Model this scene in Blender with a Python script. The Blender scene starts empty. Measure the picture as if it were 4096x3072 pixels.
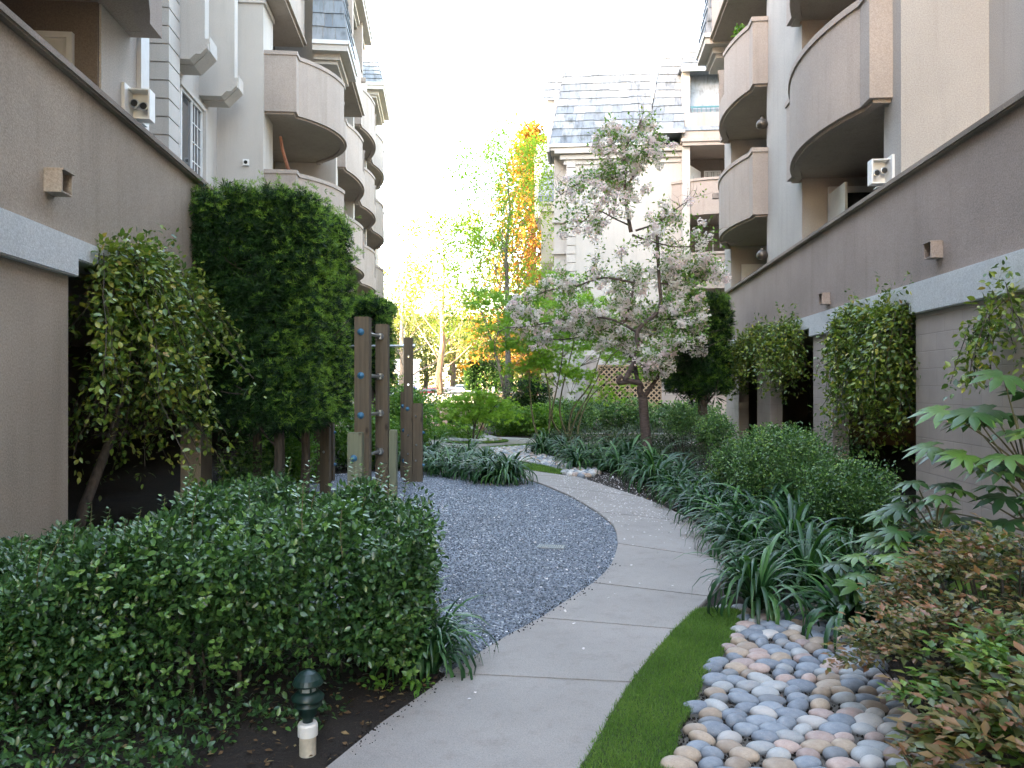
import bpy, bmesh, math, random
import numpy as np
from mathutils import Vector, Matrix
R = math.radians
scene = bpy.context.scene
col = scene.collection

# ---------------------------------------------------------------- camera, sky, sun, exposure
CAM_H = 1.6
FPX = 796.0
cam_d = bpy.data.cameras.new("camera")
cam_d.sensor_width = 36.0
cam_d.lens = 36.0 * FPX / 1024.0
cam_d.clip_start = 0.05
cam_d.clip_end = 2000
cam = bpy.data.objects.new("camera", cam_d)
col.objects.link(cam)
cam.location = (0, 0, CAM_H)
cam.rotation_euler = (R(90.144), 0, 0)
scene.camera = cam

SUN_EL, SUN_AZ = 12.0, 238.0
world = bpy.data.worlds.new("World")
scene.world = world
world.use_nodes = True
wn = world.node_tree
wn.nodes.clear()
w_out = wn.nodes.new("ShaderNodeOutputWorld")
w_bg = wn.nodes.new("ShaderNodeBackground")
w_sky = wn.nodes.new("ShaderNodeTexSky")
w_sky.sky_type = 'NISHITA'
w_sky.sun_disc = False
w_sky.sun_elevation = R(SUN_EL)
w_sky.sun_rotation = R(SUN_AZ)
w_sky.air_density = 1.0
w_sky.dust_density = 1.2
w_sky.ozone_density = 1.0
w_mul = wn.nodes.new("ShaderNodeMix")
w_mul.data_type = 'RGBA'
w_mul.blend_type = 'MULTIPLY'
w_mul.inputs[0].default_value = 1.0
w_mul.inputs[7].default_value = (1.26, 1.02, 0.86, 1)
wn.links.new(w_sky.outputs[0], w_mul.inputs[6])
wn.links.new(w_mul.outputs[2], w_bg.inputs[0])
w_bg.inputs[1].default_value = 0.15
wn.links.new(w_bg.outputs[0], w_out.inputs[0])

sun_d = bpy.data.lights.new("sun", 'SUN')
sun_d.energy = 3.0
sun_d.angle = R(0.5)
sun_d.color = (1.0, 0.76, 0.46)
sun = bpy.data.objects.new("sun", sun_d)
col.objects.link(sun)
_az, _el = R(SUN_AZ), R(SUN_EL)
_sv = Vector((math.sin(_az) * math.cos(_el), math.cos(_az) * math.cos(_el), math.sin(_el)))
sun.rotation_euler = _sv.to_track_quat('Z', 'Y').to_euler()
sun.location = (-20, -20, 40)

scene.view_settings.view_transform = 'Standard'
scene.view_settings.look = 'None'
scene.view_settings.exposure = 4.5
scene.view_settings.gamma = 1.0
scene.render.engine = 'CYCLES'
scene.cycles.max_bounces = 8
scene.cycles.diffuse_bounces = 6
scene.cycles.glossy_bounces = 2
scene.cycles.transmission_bounces = 3
scene.cycles.transparent_max_bounces = 4
scene.cycles.use_denoising = True

# ---------------------------------------------------------------- helpers
def at(px, Y, py=None, z=None):
    """point at depth Y seen in direction px,py of the 1024x768 view (or at height z)"""
    X = (px - 512.0) / FPX * Y
    if z is None:
        z = CAM_H + (386.0 - py) / FPX * Y
    return Vector((X, Y, z))

def gp(px, py, z=0.0):
    Y = (CAM_H - z) * FPX / (py - 386.0)
    return Vector(((px - 512.0) / FPX * Y, Y, z))

def gq(px4, py4, z=0.0):
    return gp(px4 / 4.0, py4 / 4.0, z)

def tag(o, label=None, cat=None, group=None, kind=None):
    if label: o["label"] = label
    if cat: o["category"] = cat
    if group: o["group"] = group
    if kind: o["kind"] = kind
    return o

def empty(name, loc=(0, 0, 0), rz=0.0):
    o = bpy.data.objects.new(name, None)
    o.empty_display_size = 0.2
    col.objects.link(o)
    o.location = loc
    o.rotation_euler = (0, 0, rz)
    return o

def copy_tree(o, parent=None):
    c = o.copy()
    col.objects.link(c)
    c.parent = parent
    for ch in list(o.children):
        copy_tree(ch, c)
    return c

class MB:
    def __init__(self, sx=1.0):
        self.v = []; self.f = []; self.sx = sx; self.r = []
    def add(self, vs, fs, rnd=None):
        n = len(self.v)
        self.v.extend([(p[0] * self.sx, p[1], p[2]) for p in vs])
        self.f.extend([tuple(i + n for i in f) for f in fs])
        self.r.extend([random.random() if rnd is None else rnd] * len(vs)) if not isinstance(rnd, list) else self.r.extend(rnd)
    def box(self, x0, x1, y0, y1, z0, z1):
        if x0 > x1: x0, x1 = x1, x0
        self.add([(x0,y0,z0),(x1,y0,z0),(x1,y1,z0),(x0,y1,z0),(x0,y0,z1),(x1,y0,z1),(x1,y1,z1),(x0,y1,z1)],
                 [(0,3,2,1),(4,5,6,7),(0,1,5,4),(1,2,6,5),(2,3,7,6),(3,0,4,7)])
    def prism(self, pts, z0, z1):
        n = len(pts)
        self.add([(p[0],p[1],z0) for p in pts] + [(p[0],p[1],z1) for p in pts],
                 [tuple(range(n))[::-1], tuple(range(n, 2*n))] + [(i,(i+1)%n,n+(i+1)%n,n+i) for i in range(n)])
    def ribbon(self, pts, t, z0, z1, out=0.0):
        """wall following the 2D path pts; outer face offset by out, thickness t inwards (to the right-hand side sign)"""
        n = len(pts); P = [Vector((p[0], p[1])) for p in pts]; N = []
        for i in range(n):
            a = P[max(i-1,0)]; b = P[min(i+1,n-1)]
            d = (b - a)
            if 0 < i < n-1:
                d1 = (P[i]-P[i-1]).normalized(); d2 = (P[i+1]-P[i]).normalized()
                nn = Vector((d1.y, -d1.x)) + Vector((d2.y, -d2.x))
                nn.normalize(); c = max(0.5, nn.dot(Vector((d1.y, -d1.x))))
                N.append(nn / c)
            else:
                d.normalize(); N.append(Vector((d.y, -d.x)))
        vs = []
        for i in range(n):
            o = P[i] + N[i]*out; q = P[i] + N[i]*(out - t)
            vs += [(o.x,o.y,z0),(o.x,o.y,z1),(q.x,q.y,z1),(q.x,q.y,z0)]
        fs = []
        for i in range(n-1):
            a = 4*i; b = a+4
            for k in range(4):
                k2 = (k+1) % 4
                fs.append((a+k, a+k2, b+k2, b+k))
        fs += [(0,1,2,3), (4*n-1,4*n-2,4*n-3,4*n-4)]
        self.add(vs, fs)
    def tube(self, pts, radii, seg=8, cap=True):
        P = [Vector(p) for p in pts]; n = len(P)
        if not hasattr(radii, '__len__'): radii = [radii]*n
        vs = []; fs = []
        d0 = (P[1]-P[0]).normalized()
        a = d0.orthogonal().normalized()
        for i in range(n):
            d = (P[min(i+1,n-1)]-P[max(i-1,0)]).normalized()
            a = (a - d*a.dot(d)).normalized(); b = d.cross(a)
            for k in range(seg):
                an = 2*math.pi*k/seg
                vs.append(P[i] + (a*math.cos(an) + b*math.sin(an))*radii[i])
        for i in range(n-1):
            for k in range(seg):
                k2 = (k+1) % seg
                fs.append((i*seg+k, i*seg+k2, (i+1)*seg+k2, (i+1)*seg+k))
        if cap:
            fs.append(tuple(range(seg))[::-1]); fs.append(tuple(range((n-1)*seg, n*seg)))
        self.add([tuple(v) for v in vs], fs)
    def lathe(self, c, prof, seg=20):
        vs = []; fs = []; n = len(prof)
        for r, z in prof:
            for k in range(seg):
                an = 2*math.pi*k/seg
                vs.append((c[0]+r*math.cos(an), c[1]+r*math.sin(an), c[2]+z))
        for i in range(n-1):
            for k in range(seg):
                k2 = (k+1) % seg
                fs.append((i*seg+k, i*seg+k2, (i+1)*seg+k2, (i+1)*seg+k))
        fs.append(tuple(range(seg))[::-1]); fs.append(tuple(range((n-1)*seg, n*seg)))
        self.add(vs, fs)
    def build(self, name, mat, parent=None, smooth=False, bevel=0.0, recalc=True, loc=None):
        me = bpy.data.meshes.new(name)
        me.from_pydata(self.v, [], self.f)
        if recalc:
            bm = bmesh.new(); bm.from_mesh(me)
            bmesh.ops.recalc_face_normals(bm, faces=bm.faces)
            if bevel > 0:
                bmesh.ops.bevel(bm, geom=[e for e in bm.edges if len(e.link_faces) == 2 and e.calc_face_angle(0) > 0.5], offset=bevel, segments=2, affect='EDGES', clamp_overlap=True)
            bm.to_mesh(me); bm.free()
        if len(self.r) == len(me.vertices):
            at_ = me.attributes.new("rnd", 'FLOAT', 'POINT'); at_.data.foreach_set("value", np.array(self.r, dtype=np.float32))
        if smooth:
            me.polygons.foreach_set("use_smooth", [True]*len(me.polygons))
        me.materials.append(mat)
        o = bpy.data.objects.new(name, me)
        col.objects.link(o)
        if parent: o.parent = parent
        if loc is not None: o.location = loc
        return o

def np_mesh(name, V, tris, quads, mat, parent=None, rnd=None, smooth=False, loc=None):
    me = bpy.data.meshes.new(name)
    V = np.asarray(V, dtype=np.float32)
    nt = 0 if tris is None else len(tris); nq = 0 if quads is None else len(quads)
    me.vertices.add(len(V)); me.vertices.foreach_set("co", V.ravel())
    loops = []
    if nt: loops.append(np.asarray(tris, dtype=np.int32).ravel())
    if nq: loops.append(np.asarray(quads, dtype=np.int32).ravel())
    L = np.concatenate(loops)
    me.loops.add(len(L)); me.loops.foreach_set("vertex_index", L)
    starts = np.concatenate([np.arange(nt)*3, nt*3 + np.arange(nq)*4]).astype(np.int32)
    me.polygons.add(nt+nq); me.polygons.foreach_set("loop_start", starts)
    if smooth: me.polygons.foreach_set("use_smooth", np.ones(nt+nq, dtype=bool))
    if rnd is not None:
        a = me.attributes.new("rnd", 'FLOAT', 'POINT'); a.data.foreach_set("value", np.asarray(rnd, dtype=np.float32))
    me.update(calc_edges=True)
    me.materials.append(mat)
    o = bpy.data.objects.new(name, me); col.objects.link(o)
    if parent: o.parent = parent
    if loc is not None: o.location = loc
    return o

# ---- leaf templates: verts (x across, y along, z up), tris, quads
def tmpl(v, t=(), q=()):
    return (np.array(v, float), np.array(t, int).reshape(-1, 3), np.array(q, int).reshape(-1, 4))
LEAF4 = tmpl([(0,0,0),(-.27,.45,.07),(0,1,-.04),(.27,.45,.07)], [(0,2,1),(0,3,2)])
LEAF8 = tmpl([(0,0,0),(-.25,.3,.06),(-.23,.62,.05),(0,1,-.08),(.23,.62,.05),(.25,.3,.06),(0,.3,0),(0,.64,.0)],
             [(0,6,1),(0,5,6),(7,3,2),(7,4,3)], [(6,7,2,1),(6,5,4,7)])
LANCE = tmpl([(0,0,0),(-.13,.4,.04),(0,1,-.12),(.13,.4,.04)], [(0,2,1),(0,3,2)])
LEAFV = (LEAF8[0]*np.array([.72,1,1]), LEAF8[1], LEAF8[2])
def _needles(n=11, w=.055, seed=3):
    rs = random.Random(seed); v = []; t = []
    for i in range(n):
        a = i*2.399; el = rs.uniform(.15, 1.2); L = rs.uniform(.75, 1.05)
        d = Vector((math.cos(a)*math.cos(el), math.sin(el)*.9+.1, math.sin(a)*math.cos(el))).normalized()
        s = d.cross(Vector((rs.uniform(-1,1), rs.uniform(-1,1), rs.uniform(-1,1)))).normalized()*w
        b = len(v); m = d*L*.5
        v += [tuple(d*.05), tuple(m-s), tuple(d*L+Vector((0,-.08,0))), tuple(m+s)]
        t += [(b,b+1,b+2),(b,b+2,b+3)]
    return tmpl(v, t)
NEEDLES = _needles(14, .045)
def _palm(lobes, span, w, drop, inner=.12, seed=0):
    v = []; t = []
    for i in range(lobes):
        a = (i/(lobes-1)-.5)*span; L = 1.0 - .3*abs(i/(lobes-1)-.5)*2
        d = Vector((math.sin(a), math.cos(a), 0)); s = Vector((math.cos(a), -math.sin(a), 0))*w
        b = len(v)
        v += [(0,0,0), tuple(d*L*.35 - s*.8), tuple(d*L*.66 - s*.95 + Vector((0,0,-drop*.35))), tuple(d*L+Vector((0,0,-drop))), tuple(d*L*.66 + s*.95 + Vector((0,0,-drop*.35))), tuple(d*L*.35 + s*.8), tuple(d*L*.5+Vector((0,0,.05-drop*.15)))]
        t += [(b,b+6,b+1),(b+1,b+6,b+2),(b+2,b+6,b+3),(b+3,b+6,b+4),(b+4,b+6,b+5),(b+5,b+6,b)]
    return tmpl(v, t)
FATSIA = _palm(8, 4.3, .135, .24)
def _maple():
    v = [(0,0,0)]; t = []
    for i in range(5):
        a = (i/4-.5)*3.6; L = 1.0-.35*abs(i/4-.5)*2
        d = Vector((math.sin(a), math.cos(a), 0)); s = Vector((math.cos(a), -math.sin(a), 0))*.13
        b = len(v); v += [tuple(d*L*.4-s), tuple(d*L), tuple(d*L*.4+s)]
        t += [(0,b+1,b),(0,b+2,b+1)]
    return tmpl(v, t)
MAPLE = _maple()
def _pom(n=9, seed=5):
    rs = random.Random(seed); v = []; q = []
    for i in range(n):
        c = Vector((rs.gauss(0,1), rs.gauss(0,1), rs.gauss(0,1))).normalized()*rs.uniform(.25,.62)
        nrm = (c.normalized() + Vector((rs.uniform(-.6,.6), rs.uniform(-.6,.6), rs.uniform(-.6,.6)))).normalized()
        a = nrm.orthogonal().normalized(); b_ = nrm.cross(a); r = rs.uniform(.28,.42)
        k = len(v); v += [tuple(c+a*r), tuple(c+b_*r*.9), tuple(c-a*r), tuple(c-b_*r*.9)]; q.append((k,k+1,k+2,k+3))
    return tmpl(v, (), q)
POM = _pom()

def unit(a):
    return a / np.maximum(np.linalg.norm(a, axis=1, keepdims=True), 1e-9)

class Leaves:
    """accumulates leaf instances of one template, ends as one mesh"""
    def __init__(self, seed=1):
        self.rs = np.random.RandomState(seed); self.V = []; self.T = []; self.Q = []; self.Rn = []; self.n = 0
    def add(self, T, pos, dr, nrm, size, rnd=None):
        N = len(pos)
        if N == 0: return
        y = unit(dr); z = nrm - (nrm*y).sum(1, keepdims=True)*y; z = unit(z); x = np.cross(y, z)
        tv, tt, tq = T; size = np.broadcast_to(np.asarray(size, float), (N,)).reshape(N,1,1)
        V = pos[:,None,:] + size*(tv[None,:,0:1]*x[:,None,:] + tv[None,:,1:2]*y[:,None,:] + tv[None,:,2:3]*z[:,None,:])
        m = len(tv); off = self.n + (np.arange(N)*m)[:,None,None]
        self.V.append(V.reshape(-1,3))
        if len(tt): self.T.append((tt[None]+off).reshape(-1,3))
        if len(tq): self.Q.append((tq[None]+off).reshape(-1,4))
        if rnd is None: rnd = self.rs.rand(N)
        self.Rn.append(np.repeat(rnd, m)); self.n += N*m
    def clumps(self, T, centers, r, m, size, up=.35, out=1.0, flat=1.0, droop=0.0, shade=0.25, jr=.35):
        """m leaves around every center, pointing outwards from it"""
        rs = self.rs; C = np.repeat(np.asarray(centers, float), m, axis=0); N = len(C)
        g = unit(rs.normal(size=(N,3))); rad = (rs.rand(N,1)**.5)
        rr = np.repeat(np.asarray(r if hasattr(r,'__len__') else [r]*len(centers), float), m)[:,None]
        off = g*rad*rr; off[:,2] *= flat
        d = g*out + rs.normal(size=(N,3))*.5; d[:,2] += up - droop
        n = rs.normal(size=(N,3))*.55 + g*.3; n[:,2] += 1.0
        cr = np.repeat(rs.rand(len(centers)), m)
        rnd = np.clip(cr*(1-jr)*1.0 + rs.rand(N)*jr, 0, 1)
        self.add(T, C+off, d, n, size*(.7+.6*rs.rand(N)), rnd)
    def build(self, name, mat, parent=None, loc=None):
        V = np.concatenate(self.V)
        if loc is not None: V = V - np.array(loc)
        return np_mesh(name, V, np.concatenate(self.T) if self.T else None, np.concatenate(self.Q) if self.Q else None, mat, parent, np.concatenate(self.Rn), loc=loc)

# ---------------------------------------------------------------- materials
def new_mat(name):
    m = bpy.data.materials.new(name); m.use_nodes = True
    nt = m.node_tree; b = nt.nodes["Principled BSDF"]
    return m, nt, b
def ramp(nt, stops, fac=None):
    r = nt.nodes.new("ShaderNodeValToRGB"); e = r.color_ramp.elements
    while len(e) < len(stops): e.new(.5)
    for i, (p, c) in enumerate(stops):
        e[i].position = p; e[i].color = (*c, 1)
    if fac is not None: nt.links.new(fac, r.inputs[0])
    return r.outputs[0]
def noise(nt, scale, detail=4, rough=.55, vec=None, sc=None):
    t = nt.nodes.new("ShaderNodeTexNoise"); t.inputs["Scale"].default_value = scale
    t.inputs["Detail"].default_value = detail; t.inputs["Roughness"].default_value = rough
    tc = nt.nodes.new("ShaderNodeTexCoord"); src = tc.outputs["Object"]
    if sc:
        mp = nt.nodes.new("ShaderNodeMapping"); mp.inputs["Scale"].default_value = sc
        nt.links.new(src, mp.inputs[0]); src = mp.outputs[0]
    nt.links.new(src, t.inputs["Vector"])
    return t.outputs["Fac"]
def mixc(nt, a, b, fac, mode='MIX'):
    m = nt.nodes.new("ShaderNodeMix"); m.data_type = 'RGBA'; m.blend_type = mode
    if isinstance(fac, (int, float)): m.inputs[0].default_value = fac
    else: nt.links.new(fac, m.inputs[0])
    for i, s in ((6, a), (7, b)):
        if isinstance(s, tuple): m.inputs[i].default_value = (*s, 1)
        else: nt.links.new(s, m.inputs[i])
    return m.outputs[2]
def bump(nt, b, h, strength=.3, dist=.01):
    n = nt.nodes.new("ShaderNodeBump"); n.inputs["Strength"].default_value = strength; n.inputs["Distance"].default_value = dist
    nt.links.new(h, n.inputs["Height"]); nt.links.new(n.outputs[0], b.inputs["Normal"])
def mth(nt, op, a, b=None):
    m = nt.nodes.new("ShaderNodeMath"); m.operation = op
    for i, s in enumerate((a, b)):
        if s is None: continue
        if isinstance(s, (int, float)): m.inputs[i].default_value = s
        else: nt.links.new(s, m.inputs[i])
    return m.outputs[0]

def stucco(name, c, dark=.82, rough=.92, bs=.5, streak=.5):
    m, nt, b = new_mat(name)
    big = noise(nt, .7, 4); fine = noise(nt, 60, 4, .75); st = noise(nt, 1.0, 5, .6, sc=(5, 5, .35))
    d = tuple(x*dark for x in c); l = tuple(min(1, x*1.06) for x in c)
    base = ramp(nt, [(.3, d), (.7, l)], big)
    stc = ramp(nt, [(.52, (1,1,1)), (.74, (1-.28*streak, 1-.28*streak, 1-.3*streak))], st)
    base = mixc(nt, base, stc, 1.0, 'MULTIPLY')
    fc = ramp(nt, [(.32, (.74,.74,.74)), (.66, (1.16,1.16,1.16))], fine)
    base = mixc(nt, base, fc, 1.0, 'MULTIPLY')
    nt.links.new(base, b.inputs["Base Color"]); b.inputs["Roughness"].default_value = rough
    b.inputs["Specular IOR Level"].default_value = .2
    bump(nt, b, fine, bs, .006)
    return m
def plain(name, c, rough=.5, metal=0.0, var=.12, sc=8):
    m, nt, b = new_mat(name)
    n = noise(nt, sc, 4)
    base = ramp(nt, [(.3, tuple(x*(1-var) for x in c)), (.7, tuple(min(1,x*(1+var)) for x in c))], n)
    nt.links.new(base, b.inputs["Base Color"]); b.inputs["Roughness"].default_value = rough; b.inputs["Metallic"].default_value = metal
    return m
def leafmat(name, stops, rough=.42, trans=.25, spec=.5, boost=1.35):
    m, nt, b = new_mat(name)
    a = nt.nodes.new("ShaderNodeAttribute"); a.attribute_name = "rnd"
    if name not in ('white_pink_blossom','pink_flower'): stops = [(p, tuple(min(.8, x*boost) for x in c_)) for p, c_ in stops]
    c = ramp(nt, stops, a.outputs["Fac"])
    nt.links.new(c, b.inputs["Base Color"]); b.inputs["Roughness"].default_value = rough
    b.inputs["Specular IOR Level"].default_value = spec
    tr = nt.nodes.new("ShaderNodeBsdfTranslucent"); mx = nt.nodes.new("ShaderNodeMixShader")
    tc = mixc(nt, c, (1.25, 1.3, .55), 1.0, 'MULTIPLY'); nt.links.new(tc, tr.inputs[0])
    mx.inputs[0].default_value = trans
    out = nt.nodes["Material Output"]
    nt.links.new(b.outputs[0], mx.inputs[1]); nt.links.new(tr.outputs[0], mx.inputs[2]); nt.links.new(mx.outputs[0], out.inputs[0])
    return m
M = {}
M['cream'] = stucco('cream_stucco', (.53,.495,.45), .93, streak=.35)
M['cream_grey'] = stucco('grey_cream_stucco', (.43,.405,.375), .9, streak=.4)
M['pink'] = stucco('pink_beige_stucco', (.41,.35,.305), .9)
M['podium'] = stucco('brown_stucco', (.40,.335,.27), .84, bs=.9, streak=.45)
M['podium_r'] = stucco('mauve_stucco', (.37,.305,.268), .84, bs=.8, streak=.45)
M['band'] = stucco('pale_band_stucco', (.585,.60,.60), .92, bs=.9, streak=.25)
M['capm'] = stucco('cap_mortar', (.33,.28,.235), .6)
M['recess'] = stucco('recess_shade_stucco', (.22,.185,.155), .85)  # wall colour darkened to stand for the shade inside the recesses
M['soffit'] = stucco('soffit_stucco', (.42,.36,.30), .9)
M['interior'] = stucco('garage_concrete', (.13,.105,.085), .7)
def blockmat():
    m, nt, b = new_mat('painted_block')
    tc = nt.nodes.new("ShaderNodeTexCoord"); sp = nt.nodes.new("ShaderNodeSeparateXYZ"); cb = nt.nodes.new("ShaderNodeCombineXYZ")
    nt.links.new(tc.outputs["Object"], sp.inputs[0])
    nt.links.new(mth(nt, 'ADD', sp.outputs[0], sp.outputs[1]), cb.inputs[0]); nt.links.new(sp.outputs[2], cb.inputs[1])
    br = nt.nodes.new("ShaderNodeTexBrick"); nt.links.new(cb.outputs[0], br.inputs["Vector"])
    br.inputs["Scale"].default_value = 1.0; br.inputs["Brick Width"].default_value = .4; br.inputs["Row Height"].default_value = .2
    br.inputs["Mortar Size"].default_value = .006; br.inputs["Mortar Smooth"].default_value = .6
    br.inputs["Color1"].default_value = (.44,.375,.33,1); br.inputs["Color2"].default_value = (.415,.355,.315,1); br.inputs["Mortar"].default_value = (.35,.30,.265,1)
    fine = noise(nt, 90, 3, .7)
    big = ramp(nt, [(.35,(.85,.85,.85)),(.65,(1.05,1.05,1.05))], noise(nt, 1.3, 4))
    nt.links.new(mixc(nt, br.outputs["Color"], big, 1.0, 'MULTIPLY'), b.inputs["Base Color"]); b.inputs["Roughness"].default_value = .9
    h = mth(nt, 'ADD', mth(nt, 'MULTIPLY', fine, .35), mth(nt, 'MULTIPLY', br.outputs["Fac"], -.8))
    bump(nt, b, h, .5, .008)
    return m
M['block'] = blockmat()
def shinglemat():
    m, nt, b = new_mat('weathered_shingle')
    a = nt.nodes.new("ShaderNodeAttribute"); a.attribute_name = "rnd"
    c = ramp(nt, [(0,(.165,.19,.22)),(.45,(.22,.25,.28)),(1,(.29,.31,.33))], a.outputs["Fac"])
    s1 = noise(nt, 1.0, 5, .65, sc=(9, 9, 1.1)); s2 = noise(nt, 2.2, 4)
    st = ramp(nt, [(.42,(1,1,1)),(.66,(.40,.40,.37))], s1)
    st = mixc(nt, (1,1,1), st, ramp(nt, [(.4,(.15,.15,.15)),(.65,(1,1,1))], s2))
    nt.links.new(mixc(nt, c, st, 1.0, 'MULTIPLY'), b.inputs["Base Color"]); b.inputs["Roughness"].default_value = .85
    bump(nt, b, s1, .4, .01)
    return m
M['shingle'] = shinglemat()
M['white'] = plain('white_paint', (.72,.72,.70), .45, var=.05)
M['offwhite'] = plain('off_white_panel', (.62,.62,.60), .5, var=.06)
M['teal'] = plain('teal_painted_metal', (.06,.17,.19), .4, .2)
M['darkmetal'] = plain('dark_metal', (.02,.022,.022), .4, .5)
M['bronze'] = plain('bronze_metal', (.10,.085,.07), .4, .6)
M['steel'] = plain('galvanised_steel', (.42,.44,.46), .35, .9)
M['bluecap'] = plain('blue_plastic_cap', (.05,.16,.27), .4)
m, nt, b = new_mat('window_glass'); b.inputs["Base Color"].default_value = (.035,.04,.045,1); b.inputs["Roughness"].default_value = .06; b.inputs["Specular IOR Level"].default_value = .8
nt.links.new(ramp(nt, [(.3,(.02,.022,.025)),(.7,(.06,.065,.07))], noise(nt, 1.5)), b.inputs["Base Color"]); M['glass'] = m
def woodmat(name, c1, c2, gray):
    m, nt, b = new_mat(name)
    g = noise(nt, 1.0, 6, .6, sc=(30, 30, 1.6)); big = noise(nt, 2.5, 3, sc=(1,1,.6))
    c = ramp(nt, [(.3, c1), (.7, c2)], g)
    c = mixc(nt, c, gray, mth(nt, 'MULTIPLY', big, .7))
    kn = nt.nodes.new("ShaderNodeTexVoronoi"); kn.inputs["Scale"].default_value = 1.0
    tc = nt.nodes.new("ShaderNodeTexCoord"); mp = nt.nodes.new("ShaderNodeMapping"); mp.inputs["Scale"].default_value = (5,5,2.2)
    nt.links.new(tc.outputs["Object"], mp.inputs[0]); nt.links.new(mp.outputs[0], kn.inputs["Vector"])
    kc = ramp(nt, [(.06,(.35,.3,.28)),(.14,(1,1,1))], kn.outputs["Distance"])
    nt.links.new(mixc(nt, c, kc, 1.0, 'MULTIPLY'), b.inputs["Base Color"]); b.inputs["Roughness"].default_value = .85
    bump(nt, b, g, .35, .004)
    return m
M['timber'] = woodmat('weathered_timber', (.060,.040,.024), (.150,.105,.064), (.105,.095,.07))
M['timber_green'] = woodmat('greenish_timber', (.12,.125,.07), (.22,.22,.14), (.20,.21,.15))
M['lattice'] = woodmat('lattice_wood', (.36,.24,.135), (.47,.33,.20), (.36,.28,.2))
def barkmat(name, a, b_, sc=(14,14,3)):
    m, nt, b = new_mat(name)
    n = noise(nt, 1.6, 6, .65, sc=sc)
    nt.links.new(ramp(nt, [(.3, a), (.7, b_)], n), b.inputs["Base Color"]); b.inputs["Roughness"].default_value = .9
    bump(nt, b, n, .6, .02)
    return m
M['bark'] = barkmat('brown_bark', (.035,.027,.02), (.10,.08,.062))
M['bark_cherry'] = barkmat('cherry_bark', (.05,.034,.03), (.135,.10,.088), (5,5,30))
M['bark_grey'] = barkmat('grey_bark', (.11,.10,.085), (.24,.22,.19))
M['bark_plane'] = barkmat('plane_bark', (.22,.14,.095), (.36,.26,.20), (1.5,1.5,.8))
M['bark_red'] = barkmat('redwood_bark', (.16,.06,.03), (.30,.12,.06))
M['stem'] = plain('green_brown_stem', (.12,.11,.055), .6)
M['stem_dark'] = plain('dark_twig', (.05,.04,.028), .8)
M['l_hedge'] = leafmat('privet_leaf', [(0,(.018,.045,.016)),(.55,(.035,.085,.026)),(.85,(.065,.14,.03)),(1,(.12,.21,.05))], .30, .2, .6)
M['l_boxwood'] = leafmat('boxwood_leaf', [(0,(.018,.05,.016)),(.5,(.045,.105,.028)),(.8,(.09,.17,.04)),(1,(.17,.26,.06))], .36, .2)
M['l_podo'] = leafmat('podocarpus_needle', [(0,(.006,.018,.008)),(.5,(.013,.038,.011)),(.8,(.03,.078,.015)),(.88,(.09,.18,.025)),(1,(.16,.27,.035))], .45, .22, .3)
M['l_vine'] = leafmat('vine_leaf', [(0,(.022,.055,.018)),(.35,(.06,.11,.02)),(.75,(.15,.19,.03)),(.9,(.24,.24,.05)),(1,(.24,.13,.045))], .28, .25, .5)
M['l_aga'] = leafmat('agapanthus_leaf', [(0,(.010,.035,.014)),(.6,(.020,.065,.022)),(1,(.06,.14,.035))], .36, .18, .5)
M['l_cover'] = leafmat('ground_cover_leaf', [(0,(.012,.028,.012)),(.6,(.028,.055,.02)),(1,(.06,.10,.03))], .4, .2)
M['l_maple'] = leafmat('maple_leaf', [(0,(.09,.19,.03)),(.5,(.16,.29,.04)),(1,(.28,.40,.07))], .5, .5, .3)
M['l_cherry'] = leafmat('cherry_leaf', [(0,(.05,.12,.02)),(.6,(.11,.21,.035)),(1,(.17,.16,.045))], .45, .3)
M['blossom'] = leafmat('white_pink_blossom', [(0,(.78,.62,.66)),(.3,(.88,.80,.81)),(.6,(.93,.91,.90)),(1,(.95,.94,.93))], .7, .55, .1)
for nd in M['blossom'].node_tree.nodes:
    if nd.type == 'MIX': nd.inputs[7].default_value = (1.05, 1.0, .95, 1)
M['azalea'] = leafmat('pink_flower', [(0,(.75,.45,.45)),(1,(.85,.68,.66))], .7, .25, .1)
M['l_fatsia'] = leafmat('fatsia_leaf', [(0,(.012,.035,.014)),(.5,(.032,.08,.02)),(.8,(.07,.14,.025)),(1,(.13,.21,.03))], .36, .18, .55)
M['l_nandina'] = leafmat('nandina_red_leaf', [(0,(.035,.045,.018)),(.25,(.07,.09,.028)),(.45,(.11,.13,.04)),(.6,(.20,.13,.06)),(.8,(.21,.09,.05)),(1,(.13,.17,.045))], .4, .25)
M['l_nandina_g'] = leafmat('nandina_green_leaf', [(0,(.04,.085,.022)),(.5,(.09,.18,.03)),(.72,(.15,.23,.04)),(.85,(.20,.12,.06)),(1,(.19,.27,.05))], .38, .25)
M['l_plane'] = leafmat('plane_leaf', [(0,(.06,.09,.015)),(.5,(.10,.135,.02)),(1,(.18,.18,.03))], .5, .4, .3)
M['l_tall'] = leafmat('young_leaf', [(0,(.09,.17,.025)),(.5,(.15,.25,.03)),(1,(.24,.31,.045))], .5, .55, .3)
M['l_redwood'] = leafmat('redwood_needle', [(0,(.07,.045,.010)),(.5,(.16,.09,.014)),(1,(.26,.14,.022))], .6, .3, .2)
M['l_far'] = leafmat('far_leaf', [(0,(.03,.045,.015)),(.5,(.06,.08,.022)),(1,(.13,.115,.03))], .5, .35, .3)
M['l_fresh'] = leafmat('fresh_shrub_leaf', [(0,(.045,.11,.02)),(.5,(.08,.18,.025)),(1,(.15,.25,.04))], .4, .3, .4)
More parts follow.
